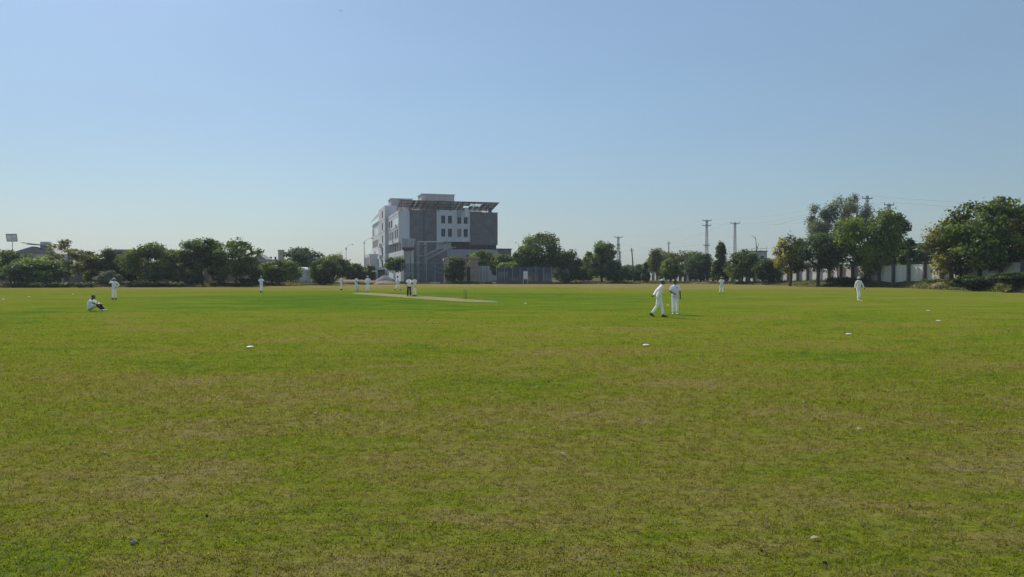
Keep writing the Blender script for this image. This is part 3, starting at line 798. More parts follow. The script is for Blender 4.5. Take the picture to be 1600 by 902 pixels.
def houses():
    d = 185.0
    r = empty('gabled_house', place(52, d), 0.1); tag(r, 'grey gabled house with slatted eaves behind the far left trees', 'house')
    MB().box(-5.2, 5.2, 0, 9, -.3, 6.4).build('wall', M['plaster_grey'], r)
    rf = gable(MB(), -5.6, 5.6, -.4, 9.4, 6.4, 8.2).build('roof', M['roof_grey'], r)
    MB().box(1.2, 2.9, 1, 3, 7, 9.4).build('chimney', M['plaster_grey'], rf)
    for k, (x0, x1, z) in enumerate(((-2.2, 1.0, 9.0), (3.1, 6.2, 8.9), (-1.0, 5.2, 8.6))):
        MB().add([(x0, -.8, z), (x1, -.8, z - .4), (x1, 2.2, z - .4), (x0, 2.2, z), (x0, -.8, z + .18), (x1, -.8, z - .22), (x1, 2.2, z - .22), (x0, 2.2, z + .18)],
                 [(0,3,2,1),(4,5,6,7),(0,1,5,4),(1,2,6,5),(2,3,7,6),(3,0,4,7)]).build('eave_slat', M['roof_grey'], rf)
    for x in (-3.4, -.4, 3.2): 
        wdw = MB().box(x, x + 1.2, -.05, .02, 3.6, 5.0).build('window', M['steel'], r); MB().box(x + .08, x + 1.12, -.08, -.05, 3.68, 4.92).build('pane', M['glass_dark'], wdw)
    d = 190.0
    r = empty('slab_house', place(192, d), 0.0); tag(r, 'flat-roofed grey house with stacked slab edges behind the dark left trees', 'house')
    MB().box(-2.4, 3.2, 0, 7, -.3, 7.3).build('wall', M['plaster_grey'], r)
    for z in (4.6, 6.0, 7.3): MB().box(-2.7, 3.5, -.7, 7.2, z, z + .3).build('slab_edge', M['roof_grey'], r)
    for z in (4.95, 6.35): MB().box(-2.0, 2.8, -.05, 0, z, z + .7).build('window', M['glass_dark'], r)
    d = 190.0
    r = empty('cream_house', place(408, d), 0.12); tag(r, 'cream house with low grey gable roof right of the layered tree', 'house')
    MB().box(-2.6, 4.4, 0, 8, -.3, 4.6).build('wall', M['cream'], r)
    rf = gable(MB(), -2.6, 1.4, -.4, 8, 5.1, 6.4).build('roof', M['roof_grey'], r)
    MB().box(-3.0, 4.8, -.6, 8.3, 4.62, 5.1).build('fascia', M['cream'], rf)
    for x in (-1.6, 1.6): MB().box(x, x + 1.2, -.05, .02, 1.6, 3.2).build('window', M['glass_dark'], r)
    d = 200.0
    r = empty('block_tower', place(439.5, d), 0.25); tag(r, 'plain grey block tower rising behind the yellow-green bush', 'tower')
    MB().box(-.75, .75, -.75, .75, -.3, 7.6).build('shaft', M['cream'], r)
    MB().box(-.82, .82, -.82, .82, 7.6, 7.85).build('cap', M['cream'], r)
    d = 152.0
    r = empty('garden_shed', place(467, d), -0.15); tag(r, 'small grey shed with curved white roof beside the round dark bush', 'shed')
    MB().box(-1.1, 1.5, 0, 2.4, -.3, 2.2).build('wall', M['plaster_grey'], r)
    b = MB(); vs = []; fs = []
    for i in range(9):
        a = math.pi * i / 8; vs += [(.2 - 1.6 * math.cos(a), -.3, 2.2 + .75 * math.sin(a)), (.2 - 1.6 * math.cos(a), 2.7, 2.2 + .75 * math.sin(a))]
        if i: fs.append((2*i-2, 2*i, 2*i+1, 2*i-1))
    fs.append(tuple(range(0, 18, 2))[::-1]); b.add(vs, fs).build('roof', M['white_paint'], r)
    MB().box(-.1, .5, -.05, .02, .9, 1.5).build('window', M['glass_dark'], r)
    d = 240.0
    r = empty('flat_roof_house', place(1189, d), 0.15); tag(r, 'flat-roofed grey house with roof rail behind the bare dead tree', 'house')
    MB().box(-3.2, 2.0, 0, 7, -.3, 8.6).build('wall', M['concrete'], r)
    MB().box(-3.4, 2.2, -.2, 7.2, 8.6, 8.85).build('roof', M['concrete_dark'], r)
    MB().tube([(-3.2, 0, 9.6), (1.9, 0, 9.6)], .05, 6).tube([(1.9, 0, 8.8), (1.9, 0, 10.4)], .05, 6).tube([(-3.2, 0, 8.8), (-3.2, 0, 9.6)], .05, 6).build('roof_rail', M['steel_dark'], r)
    for x in (-2.4, -.2): MB().box(x, x + 1.2, -.05, .02, 5.6, 7.2).build('window', M['glass_dark'], r)
houses()

def panel_pole():
    d = 150.0; c = place(19.5, d); top = Z(366, d) - c.z
    r = empty('panel_mast', c); tag(r, 'grey slatted panel tilted on a tall thin mast at the far left', 'mast')
    MB().tube([(0, .1, -.3), (0, .1, top - .3)], .06, 8).build('mast', M['steel'], r)
    w, h = 2.1, 1.45
    fr = MB(); sh = .18
    def q(x, z): return (x + sh * (0.5 - z / h), -.06, top - h + z)
    fr.tube([q(-w/2, 0), q(w/2, 0)], .05, 6).tube([q(w/2, 0), q(w/2, h)], .05, 6).tube([q(w/2, h), q(-w/2, h)], .05, 6).tube([q(-w/2, h), q(-w/2, 0)], .05, 6)
    pn = fr.build('panel_frame', M['steel_dark'], r)
    for k in range(6):
        z0 = .04 + k * .235; z1 = z0 + .2
        a, b, c2, e = q(-w/2, z0), q(w/2, z0), q(w/2, z1), q(-w/2, z1)
        MB().add([a, b, c2, e, *[(v[0], v[1] + .05, v[2]) for v in (a, b, c2, e)]], [(0,1,2,3),(7,6,5,4),(0,4,5,1),(1,5,6,2),(2,6,7,3),(3,7,4,0)]).build('slat', M['solar'], pn)
    MB().ball((0, -.15, top - .25), (.16, .1, .16)).build('lamp', M['white_paint'], r)
panel_pole()

# ------------------------------------------------------------------ poles, pylons, lamps and wires
def street_lamp(px, top, d, arm, label):
    c = place(px, d); h = Z(top, d) - c.z
    r = empty('street_lamp', c); tag(r, label, 'street lamp', 'street lamps by the far road')
    MB().tube([(0, 0, -.3), (0, 0, h * .5), (0, 0, h)], [.09, .075, .05], 8).build('pole', M['steel'], r)
    MB().tube([(0, 0, h - .1), (arm * .5, 0, h + .45), (arm, 0, h + .6)], [.035, .03, .03], 6).build('arm', M['steel'], r)
    MB().frustum((min(arm, arm * 1.3), max(arm, arm * 1.3), -.14, .14), (min(arm, arm * 1.25), max(arm, arm * 1.25), -.09, .09), h + .55, h + .72).build('lamp_head', M['steel_dark'], r)
    MB().box(-.2, .2, -.1, .1, h - .5, h - .35).build('bracket', M['steel'], r)
street_lamp(569.5, 377, 165, 1.5, 'street lamp nearest to the building, arm reaching right')
street_lamp(541, 386, 190, 1.4, 'street lamp in the middle of the three left of the building')
street_lamp(533, 393.5, 215, 1.3, 'most distant street lamp, farthest left of the three by the building')
street_lamp(811, 383, 195, -.8, 'street lamp between the annex and the tall loose tree')

def lattice(px, top, d, base_w, arms, label, name='lattice_pylon', top_w=.35):
    c = place(px, d); h = Z(top, d) - c.z
    r = empty(name, c, 0.2); tag(r, label, 'pylon', 'steel lattice pylons carrying the wires')
    def corner(k, z): w = base_w / 2 + (top_w / 2 - base_w / 2) * z / h; return Vector((w * (1, 1, -1, -1)[k], w * (1, -1, -1, 1)[k], z))
    for k in range(4): MB().tube([corner(k, -.3), corner(k, h)], .05, 5).build('leg', M['steel_dark'], r)
    b = MB(); n = int(h / .75)
    for i in range(n):
        z0, z1 = h * i / n, h * (i + 1) / n
        for k in range(4):
            b.tube([corner(k, z0), corner((k + 1) % 4, z1)], .028, 4, False)
    b.build('bracing', M['steel_dark'], r)
    for (dz, half) in arms:
        a = MB(); a.box(-half, half, -.09, .09, h - dz - .07, h - dz + .07)
        a.tube([(-half * .6, 0, h - dz), (0, 0, h - dz - .7)], .03, 4).tube([(half * .6, 0, h - dz), (0, 0, h - dz - .7)], .03, 4)
        ao = a.build('crossarm', M['steel_dark'], r)
        for x in (-half + .1, 0.0, half - .1): MB().lathe([(.05, 0), (.09, .12), (.05, .2), (.08, .3), (.03, .42)], 8, (x, 0, h - dz + .07)).build('insulator', M['steel'], ao)
    return c, h
PY = {}
PY['a'] = lattice(966, 371, 225, 1.0, [(0.0, 1.3), (2.4, .6), (3.4, .6)], 'lattice pylon left of the leaning wooden pole')
PY['b'] = lattice(1104, 345, 200, .8, [(0.0, 1.25), (1.3, 1.25), (6.6, .9)], 'lattice pylon with two long crossarms above the green mid trees')
PY['c'] = lattice(1148, 348, 205, .8, [(0.2, 1.35)], 'lattice pylon with one top crossarm left of the dead tree')
PY['d'] = lattice(1388, 319, 150, .9, [(0.2, 1.1)], 'lattice pylon rising behind the big green right tree')
PY['e'] = lattice(1354, 306, 160, .9, [(0.6, 1.2)], 'lattice pylon hidden among the grey eucalyptus tops')
PY['f'] = lattice(968.5, 394, 262, .8, [(0.0, .5)], 'short distant pylon just right of the left lattice pylon')

def wood_pole(px0, py0, px1, d, label, r0=.16):
    c = place(px1, d); o = MB().tube([(0, 0, -.3), (X(px0, d) - c.x, .2, Z(py0, d) - c.z)], [r0, r0 * .7], 8)
    tip = Vector((X(px0, d) - c.x, .2, Z(py0, d) - c.z))
    o.box(tip.x - .5, tip.x + .5, tip.y - .05, tip.y + .05, tip.z - .5, tip.z - .4)
    ob = o.build('utility_pole', M['wood_pole'], None); ob.location = c
    return tag(ob, label, 'pole')
wood_pole(987, 388, 991, 165, 'leaning dark wooden pole right of the left pylon')
wood_pole(1045, 377.5, 1045, 200, 'upright wooden pole above the olive mid tree')

def transformer_pole():
    d = 121.0; c = place(1309, d); h = Z(368, d) - c.z
    r = empty('transformer_pole', c); tag(r, 'pole with stacked crossarms standing before the right boundary wall', 'pole')
    MB().tube([(0, 0, -.3), (0, 0, h)], [.13, .09], 8).build('post', M['steel'], r)
    for z in (h - .2, h - .8, h - 1.3):
        a = MB().box(-1.0, .8, -.05, .05, z, z + .09).build('crossarm', M['steel'], r)
        for x in (-.9, -.4, .3, .7): MB().lathe([(.04, 0), (.07, .1), (.03, .25)], 8, (x, 0, z + .09)).build('insulator', M['white_paint'], a)
transformer_pole()

def wire(name, label, p, q, sag, r=.012):
    p = Vector(p); q = Vector(q); pts = []
    for i in range(25):
        f = i / 24; v = p.lerp(q, f); v.z -= sag * 4 * f * (1 - f); pts.append(v)
    o = MB().tube(pts, r, 4, False).build('power_line', M['wire'], None)
    return tag(o, label, 'wire', 'overhead wires')
M['wire'] = plain('wire', (0.10, 0.10, 0.11), 0.5, 0.1)
def at(k, dz, x): c, h = PY[k]; return Vector((c.x + x * math.cos(.2), c.y + x * math.sin(.2), c.z + h - dz + .5))
wire('w', 'wire from the left pylon up to the two-armed pylon, upper', at('a', 0, 1.2), at('b', 0, -1.1), 1.6)
wire('w', 'wire from the left pylon up to the two-armed pylon, lower', at('a', 2.4, .5), at('b', 6.6, -.8), 1.2)
wire('w', 'upper wire from the two-armed pylon to the pylon in the eucalyptus tops', at('b', 0, 1.1), at('e', .6, -1.1), 1.5)
wire('w', 'second wire from the two-armed pylon to the pylon in the eucalyptus tops', at('b', 1.3, 1.1), at('e', .6, 0), 2.0)
wire('w', 'lower wire from the two-armed pylon towards the crossarm pole', at('b', 6.6, .8), Vector((X(1309, 121), 121, Z(372, 121))), 1.6)
wire('w', 'wire passing the single-armed pylon towards the pylon behind the big tree', at('c', .2, 1.2), at('d', .2, -1), 2.2)
wire('w', 'wire from the single-armed pylon back to the left pylon', at('c', .2, -1.2), at('f', 0, .4), 2.0)
wire('w', 'topmost wire running right from the eucalyptus pylon above the dark broad tree', at('e', .6, 1.1), W(1900, 331, 118), .5)
wire('w', 'second wire running right just below the topmost', at('d', .2, 1.0), W(1900, 335, 118), .6)
wire('w', 'thin lower wire running right below the two top ones', W(1309, 378, 121), W(1900, 330, 90), 1.2)
wire('w', 'wire climbing in front of the eucalyptus tops', W(1210, 352, 150), at('e', .6, -.4), .4)

# ------------------------------------------------------------------ trees and shrubs
def leaves(P, Nrm, size, rng, aspect=0.55):
    """kite-shaped leaf clumps at P facing Nrm"""
    n = len(P)
    a = rng.normal(size=(n, 3)); a -= (a * Nrm).sum(1, keepdims=True) * Nrm; a /= np.linalg.norm(a, axis=1, keepdims=True) + 1e-9
    b = np.cross(Nrm, a); L = size[:, None]
    V = np.empty((n, 4, 3)); V[:, 0] = P - a * L * .5; V[:, 1] = P + b * L * aspect * .5 + a * L * .05
    V[:, 2] = P + a * L * .5; V[:, 3] = P - b * L * aspect * .5 + a * L * .05
    return V.reshape(-1, 3)

def crown_mesh(name, rx, ry, z0, z1, style, leaf, n_leaf, mat, seed, parent):
    rng = np.random.default_rng(seed); zc, rz = (z0 + z1) / 2, (z1 - z0) / 2
    nc = {'round': 54, 'layer': 50, 'feather': 52, 'bush': 52, 'dense': 56, 'cone': 34, 'euca': 26, 'dome': 44, 'open': 30, 'hedge': 60, 'weep': 30, 'tiers': 120}[style]
    u = rng.normal(size=(nc, 3)); u /= np.linalg.norm(u, axis=1, keepdims=True)
    rad = 0.24 + 0.70 * rng.random(nc) ** 0.45
    C = u * rad[:, None]
    if style == 'cone':
        zz = rng.random(nc) ** 1.3; th = rng.random(nc) * 2 * np.pi; rr = (1 - zz) ** .75 * (.35 + .45 * rng.random(nc)); C = np.stack([rr * np.cos(th), rr * np.sin(th), zz * 1.8 - .9], 1)
    if style == 'dome': C[:, 2] = np.abs(C[:, 2]) * 1.75 - .92
    if style == 'hedge': C = rng.random((nc, 3)) * 2 - 1; C *= (.97, .6, .35)
    if style in ('bush', 'dense'): C[:, 2] = np.where(C[:, 2] < -.5, -.5 - .6 * (C[:, 2] + .5) - .3, C[:, 2])
    if style == 'layer': C[:, 2] = np.round(C[:, 2] * 3.2) / 3.2 + rng.normal(size=nc) * .08
    cr = {'tiers': .21, 'round': .29, 'layer': .30, 'feather': .20, 'bush': .30, 'dense': .30, 'cone': .27, 'euca': .26, 'dome': .30, 'open': .25, 'hedge': .22, 'weep': .28}[style]
    R = cr * (0.65 + 0.7 * rng.random(nc)); flat = {'tiers': .62, 'layer': .42, 'feather': .6, 'euca': 1.1, 'weep': 1.2}.get(style, .78)
    ext = np.array([rx, ry, rz])
    if style == 'hedge': R = np.full(nc, 1.0) * cr; 
    # keep the clumps inside the outline
    lim = np.maximum(1e-3, 1.14 - R); q = np.linalg.norm(C, axis=1)
    if style not in ('hedge',): C *= np.minimum(1, lim / np.maximum(q, 1e-6))[:, None]
    m = np.array([rx, ry, max(rz, .6 * rx)]); mn = (rx * ry * rz) ** (1 / 3)
    wgt = R ** 2; cnt = rng.multinomial(n_leaf, wgt / wgt.sum())
    idx = np.repeat(np.arange(nc), cnt); n = len(idx)
    d = rng.normal(size=(n, 3)); d /= np.linalg.norm(d, axis=1, keepdims=True)
    rr = (0.35 + 0.65 * rng.random(n) ** .6) * (1 + 0.22 * rng.normal(size=n))
    rad_m = R[idx][:, None] * (np.array([min(rx, 1.3*mn), min(ry, 1.3*mn), min(rz, 1.2 * mn) * flat]) if style != 'hedge' else np.array([4.5 * max(rz * 1.1, .55), 4.5 * min(ry * .8, .7), 4.5 * rz * .8]))
    P = C[idx] * ext + d * rr[:, None] * rad_m
    P[:, 2] += zc; 
    P[:, 2] = np.maximum(P[:, 2], z0 - .1 + .15 * rng.random(n))
    nr = d + np.array([0, 0, .5]) + rng.normal(size=(n, 3)) * .7; nr /= np.linalg.norm(nr, axis=1, keepdims=True)
    size = leaf * (0.55 + 0.9 * rng.random(n))
    V = leaves(P, nr, size, rng, .6 if style != 'euca' else .4)
    ct = rng.random(nc)
    tone = np.clip(.62 * ct[idx] + .30 * rng.random(n), 0, .86)  # random clump tone, contrast raised to suggest dark cores and lit foliage
    if mat.name == 'leaf_yellow':
        fl = (ct[idx] > .4) & (rng.random(n) < .55) & (d[:, 2] > -.3); tone = np.where(fl, .9 + .1 * rng.random(n), tone * .9)
    o = tri_cloud(name, V, tone, 4, mat, parent)
    return C * ext + np.array([0, 0, zc])

def limb(b, p, q, r0, r1, rnd, n=5, wob=.06):
    p = Vector(p); q = Vector(q); L = (q - p).length; pts = []; rs = []
    for i in range(n + 1):
        f = i / n; v = p.lerp(q, f)
        if 0 < i < n: v += Vector((rnd.gauss(0, wob), rnd.gauss(0, wob), rnd.gauss(0, wob * .5))) * L
        pts.append(v); rs.append(r0 + (r1 - r0) * f)
    b.tube(pts, rs, 7)

def tree(name, label, cx, top, w, bot, d, style, mat, leaf=.36, n=5200, seed=None, cat='tree', trunk=None, bark='bark', depth=.9, group='trees and shrubs around the field', lean=0.0, base=None):
    seed = seed if seed is not None else int(cx * 7 + top)
    c = place(cx, d); rnd = random.Random(seed)
    r = empty(name, c); tag(r, label, cat, group)
    hw = w / F * d / 2 * (1.06 if style not in ('hedge', 'cone') else 1.0); z1 = Z(top, d) - c.z; z0 = max(.05, Z(bot, d) - c.z)
    C = crown_mesh('crown', hw, hw * depth, z0, z1, style, leaf, int(n * 1.75), M[mat], seed, r)
    b = MB(); tr = trunk or max(.10, .028 * z1)
    fork = Vector((lean * .5, 0, z0 + (z1 - z0) * .22)) if z0 > .6 else Vector((0, 0, .35 * z1))
    limb(b, (0, 0, -.3), fork, tr * 1.25, tr * .8, rnd, 5, .025)
    for k in rnd.sample(range(len(C)), min(9, len(C))):
        limb(b, fork, C[k], tr * .55, .02, rnd, 4, .06)
    limb(b, fork, (rnd.uniform(-.2, .2) * hw, 0, z1 * .93), tr * .6, .025, rnd, 5, .04)
    b.build('trunk', M[bark], r, True)
    return r

T = tree
# left-hand row
T('shade_tree', 'dark leafy tree cut by the left edge of the photo', 16, 391, 74, 436, 121, 'round', 'leaf_mid', .36, 5200)
T('feathery_tree', 'tall loose feathery olive tree right of the grey gabled house', 106, 372, 80, 434, 119, 'feather', 'leaf_olive', .32, 3600, bark='bark_pale')
T('broad_bush', 'broad dark bush with yellow-green top below the gabled house', 58, 402, 90, 448, 113.5, 'bush', 'leaf_bright', .36, 6000, cat='bush')
T('shade_tree', 'dark tree directly behind the pale dome-shaped shrub', 172, 389, 60, 441, 121, 'dense', 'leaf_dark', .36, 5200)
T('dome_shrub', 'pale grey-green dome-shaped shrub behind the hatted fielder', 169, 420, 40, 447, 115, 'dome', 'leaf_grey', .24, 3600, cat='shrub')
T('shade_tree', 'broad dark tree with flat wide crown left of the tall round-crowned tree', 242, 380, 94, 441, 120, 'dense', 'leaf_mid', .36, 6600)
T('round_tree', 'tall round-crowned dark tree with clear bare trunk', 316, 369, 64, 424, 121, 'round', 'leaf_mid', .36, 5600)
T('layered_tree', 'tree with branches in open layered tiers left of the cream house', 369, 371, 74, 436, 119.5, 'tiers', 'leaf_mid', .36, 3600)
T('small_shrub', 'low dark shrub under the tall round-crowned tree', 303, 419, 34, 446, 116, 'dome', 'leaf_dark', .28, 3000, cat='shrub')
T('sapling', 'thin pale-leaved sapling left of the low dark shrub', 284, 410, 20, 440, 117, 'open', 'leaf_olive', .26, 900)
T('small_shrub', 'dark rounded shrub left of the player walking away', 393, 413, 42, 447, 121, 'dome', 'leaf_dark', .28, 3400, cat='shrub')
T('broad_bush', 'yellow-green topped bush right of the player walking away', 437, 405, 66, 444, 129, 'bush', 'leaf_bright', .34, 5000, cat='bush')
T('shade_tree', 'distant bluish tree right of the grey block tower', 474, 387, 62, 428, 168, 'round', 'leaf_blue', .45, 4200)
T('round_bush', 'big round dark bush left of the street lamps', 508, 400, 46, 446, 134, 'dense', 'leaf_mid', .30, 5600, cat='bush')
T('olive_tree', 'olive-green tree behind the big round bush', 522, 394, 44, 436, 152, 'round', 'leaf_olive', .40, 3400)
T('low_tree', 'low leafy tree under the two left street lamps', 553, 411, 40, 440, 152, 'dense', 'leaf_mid', .36, 3000)
T('low_tree', 'small low tree left of the gatehouse canopy', 575, 413, 26, 440, 154, 'dense', 'leaf_mid', .36, 2200)
T('small_tree', 'small round tree before the left corner of the building', 617, 401, 34, 426, 155, 'round', 'leaf_mid', .36, 2600)
# centre
T('gate_tree', 'dense dark tree hugging the left side of the stone gateway', 711, 401, 36, 441, 152, 'dense', 'leaf_dark', .34, 3800)
T('gate_tree', 'leafy tree spreading over the stone gateway capital', 751, 391, 44, 424, 164, 'bush', 'leaf_bright', .38, 3000)
T('gate_tree', 'green tree between the stone gateway and the screen fence', 783, 397, 38, 432, 161, 'round', 'leaf_mid', .38, 2800)
T('bright_bush', 'bright green bush showing above the screen fence', 800, 408, 44, 432, 157, 'bush', 'leaf_bright', .36, 2600, cat='bush')
T('tall_tree', 'tall loose-topped tree right of the building with white sky gaps', 844, 361, 66, 430, 158, 'round', 'leaf_mid', .42, 5600)
T('shade_tree', 'lower dark tree on the left side of the tall loose tree', 815, 386, 38, 430, 159, 'round', 'leaf_mid', .40, 3000)
T('shade_tree', 'dark round tree right of the screen fence', 887, 390, 42, 443, 153, 'dense', 'leaf_dark', .38, 4400)
T('open_tree', 'open-branched tree with sky holes left of the first pylon', 939, 378, 56, 438, 158, 'open', 'leaf_mid', .46, 3600)
T('olive_tree', 'faint olive tree between the dark round and open-branched trees', 912, 404, 30, 438, 185, 'round', 'leaf_olive', .42, 1800)
T('low_bush', 'dark bluish bush below the open-branched tree, to its right', 961, 406, 38, 443, 154, 'bush', 'leaf_blue', .36, 3200, cat='bush')
T('weeping_shrub', 'small pale drooping shrub just right of the screen fence', 877, 417, 26, 438, 149.5, 'weep', 'leaf_grey', .30, 1100, cat='shrub')
T('low_bush', 'pale scrubby bush under the leaning wooden pole', 992, 413, 42, 441, 172, 'bush', 'leaf_blue', .36, 2200, cat='bush')
T('slim_tree', 'slim dark tree left of the olive mid tree', 1009, 407, 17, 441, 160, 'cone', 'leaf_dark', .36, 1600)
# right of centre
T('olive_tree', 'rounded olive tree below the upright wooden pole', 1034, 383, 48, 437, 178, 'round', 'leaf_olive', .44, 4200)
T('small_tree', 'small bright green tree behind the two near players', 1048, 402, 32, 438, 163, 'round', 'leaf_bright', .38, 2600)
T('olive_tree', 'wide pale olive tree left of the two-armed pylon', 1074, 389, 46, 434, 188, 'round', 'leaf_olive', .46, 3400)
T('shade_tree', 'bluish dark tree under the two-armed pylon', 1094, 394, 46, 442, 166, 'dense', 'leaf_blue', .40, 4000)
T('conical_tree', 'very dark pointed tree left of the single-armed pylon', 1127, 379, 38, 445, 151, 'cone', 'leaf_dark', .36, 4800)
T('broad_bush', 'tall feathery green bush below the single-armed pylon', 1160, 390, 54, 447, 144, 'bush', 'leaf_mid', .34, 5200, cat='bush')
T('round_bush', 'round dark bush left of the yellow-flowered tree', 1201, 403, 46, 447, 136, 'dense', 'leaf_dark', .32, 4400, cat='bush')
T('flowering_tree', 'yellow-flowered tree with bare trunk at left end of the right-hand trees', 1236, 364, 52, 434, 122, 'round', 'leaf_yellow', .34, 3800)
T('grey_tree', 'grey-green spreading tree right of the yellow-flowered tree', 1278, 365, 86, 430, 120, 'dense', 'leaf_blue', .36, 6000)
T('eucalyptus', 'grey eucalyptus with two ragged tops behind the spreading tree', 1283, 320, 66, 388, 150, 'euca', 'leaf_grey', .42, 5000, bark='bark_pale')
T('eucalyptus', 'tallest grey eucalyptus with wires crossing its top', 1334, 300, 70, 378, 152, 'euca', 'leaf_grey', .42, 5200, bark='bark_pale')
T('big_tree', 'big bright green tree with thick trunk behind the right hatted fielder', 1358, 316, 92, 428, 115, 'round', 'leaf_bright', .40, 8200, trunk=.3)
T('open_tree', 'loose dark tree with sky gaps right of the big green tree', 1398, 334, 56, 424, 118, 'open', 'leaf_dark', .40, 3000)
T('low_tree', 'low dark tree behind the wall between the two tall groups', 1428, 378, 74, 428, 140, 'layer', 'leaf_mid', .40, 3600)
T('flowering_tree', 'olive-yellow tree on the left of the broad dark tree', 1487, 333, 78, 442, 97, 'dense', 'leaf_yellow', .32, 6400)
T('broad_tree', 'broad dark layered tree filling the right edge of the photo', 1562, 308, 162, 453, 93, 'tiers', 'leaf_mid', .40, 13500, trunk=.3)
T('flowering_tree', 'yellow-flowered crown poking out at the right photo edge', 1606, 326, 52, 420, 90, 'round', 'leaf_yellow', .32, 3200)
T('low_bush', 'dark undergrowth at the right photo edge below the broad dark tree', 1590, 426, 88, 459, 81, 'round', 'leaf_dark', .28, 3000, cat='bush', depth=.5)
T('low_bush', 'dark undergrowth left of centre below the broad dark tree', 1522, 431, 74, 457, 87, 'round', 'leaf_dark', .28, 2200, cat='bush', depth=.5)
T('low_bush', 'low weedy bush under the olive-yellow tree', 1478, 436, 54, 450, 100, 'hedge', 'leaf_bright', .22, 1800, cat='bush')
T('low_bush', 'dark weedy bush behind the right hatted fielder', 1330, 433, 70, 448, 117, 'hedge', 'leaf_dark', .24, 2400, cat='bush')
T('small_tree', 'slight green tree between the feathery tree and the dark tree behind the dome shrub', 142, 398, 44, 442, 126, 'round', 'leaf_mid', .36, 2600)
T('small_tree', 'slight dark tree just right of the pale dome-shaped shrub', 206, 402, 42, 442, 126, 'dense', 'leaf_dark', .36, 2800)
T('small_tree', 'slight green tree between the broad dark tree and the tall round-crowned tree', 279, 399, 44, 442, 127, 'round', 'leaf_mid', .36, 2600)
T('small_tree', 'slight olive tree between the round-crowned and the layered tree', 342, 402, 36, 440, 127, 'round', 'leaf_olive', .36, 2000)
T('small_tree', 'slight dark tree below the cream house roof', 408, 413, 34, 442, 132, 'dense', 'leaf_dark', .36, 2200)
T('small_tree', 'slight green tree between the screen fence and the open-branched tree', 913, 412, 34, 442, 160, 'dense', 'leaf_mid', .38, 2400)
# cypresses far behind
for px, tp, lab in ((414.5, 397, 'thick dark cypress beside the cream house roof'), (418.3, 399.5, 'thin cypress second from the cream house'),
                    (421.2, 399.5, 'thin cypress third from the cream house'), (424, 398.5, 'slim cypress farthest right of the four by the cream house')):
    T('cypress', lab, px, tp, 3.6 if px < 416 else 2.6, 436, 225, 'cone', 'leaf_dark', .40, 700, group='distant cypresses')
T('conical_tree', 'small distant dark triangle tree left of the block tower', 430.5, 401, 8, 436, 215, 'cone', 'leaf_dark', .45, 900)
# low hedges along the rim
for px, tp, w, bt, d, lab in ((85, 441, 125, 450.5, 109, 'low dark hedge along the rim behind the seated player'),
                              (246, 441, 88, 450, 112.5, 'low dark hedge along the rim right of the hatted left fielder'),
                              (364, 442, 66, 449, 118, 'low dark hedge along the rim below the layered tree'),
                              (497, 441, 36, 446, 136.5, 'low dark hedge along the rim below the big round bush'),
                              (735, 440, 66, 444, 148.5, 'low dark hedge along the rim before the stone gateway')):
    T('low_hedge', lab, px, tp, w, bt, d, 'hedge', 'leaf_dark', .22, 3000, cat='hedge', depth=.16 if w > 60 else .25, group='low hedges along the rim')

def dead_tree():
    d = 152.0; c = place(1171, d); rnd = random.Random(5); r = empty('dead_tree', c); tag(r, 'bare leafless dead tree leaning right above the green bushes', 'tree')
    def P(px, py): return Vector((X(px, d) - c.x, 0, Z(py, d) - c.z))
    b = MB(); limb(b, (0, 0, -.3), P(1172, 412), .2, .16, rnd, 4, .01); limb(b, P(1172, 412), P(1182.5, 389), .16, .11, rnd, 4, .015)
    b.build('trunk', M['bark'], r, True)
    for p, q, r0, r1 in (((1182.5, 389), (1180.5, 374), .10, .05), ((1180.5, 374), (1173, 367.5), .05, .02), ((1180.5, 374), (1179.5, 368), .04, .02),
                         ((1182.8, 388), (1185.5, 379), .07, .02), ((1182.5, 393), (1191, 391), .06, .02), ((1188, 392), (1190, 395), .03, .015)):
        b = MB(); limb(b, P(*p), P(*q), r0, r1, rnd, 4, .04); b.build('branch', M['bark'], r, True)
dead_tree()

# a far-off wood closes the horizon
def far_wood():
    rng = np.random.default_rng(11); n = 52000
    a = np.radians(rng.uniform(-48, 48, n)); R = rng.uniform(300, 380, n)
    h = 5.0 + 2.2 * np.sin(a * 61) * np.sin(a * 23 + 1) + 1.2 * np.sin(a * 140)
    P = np.stack([R * np.sin(a), R * np.cos(a), h * rng.random(n) ** .6], 1)
    nr = rng.normal(size=(n, 3)) + (0, 0, .6); nr /= np.linalg.norm(nr, axis=1, keepdims=True)
    V = leaves(P, nr, rng.uniform(.9, 1.9, n), rng, .7)
    o = tri_cloud('far_wood', V, rng.random(n) * .8, 4, M['leaf_blue']); tag(o, 'far-off belt of trees closing the horizon', 'wood', kind='stuff')
far_wood()

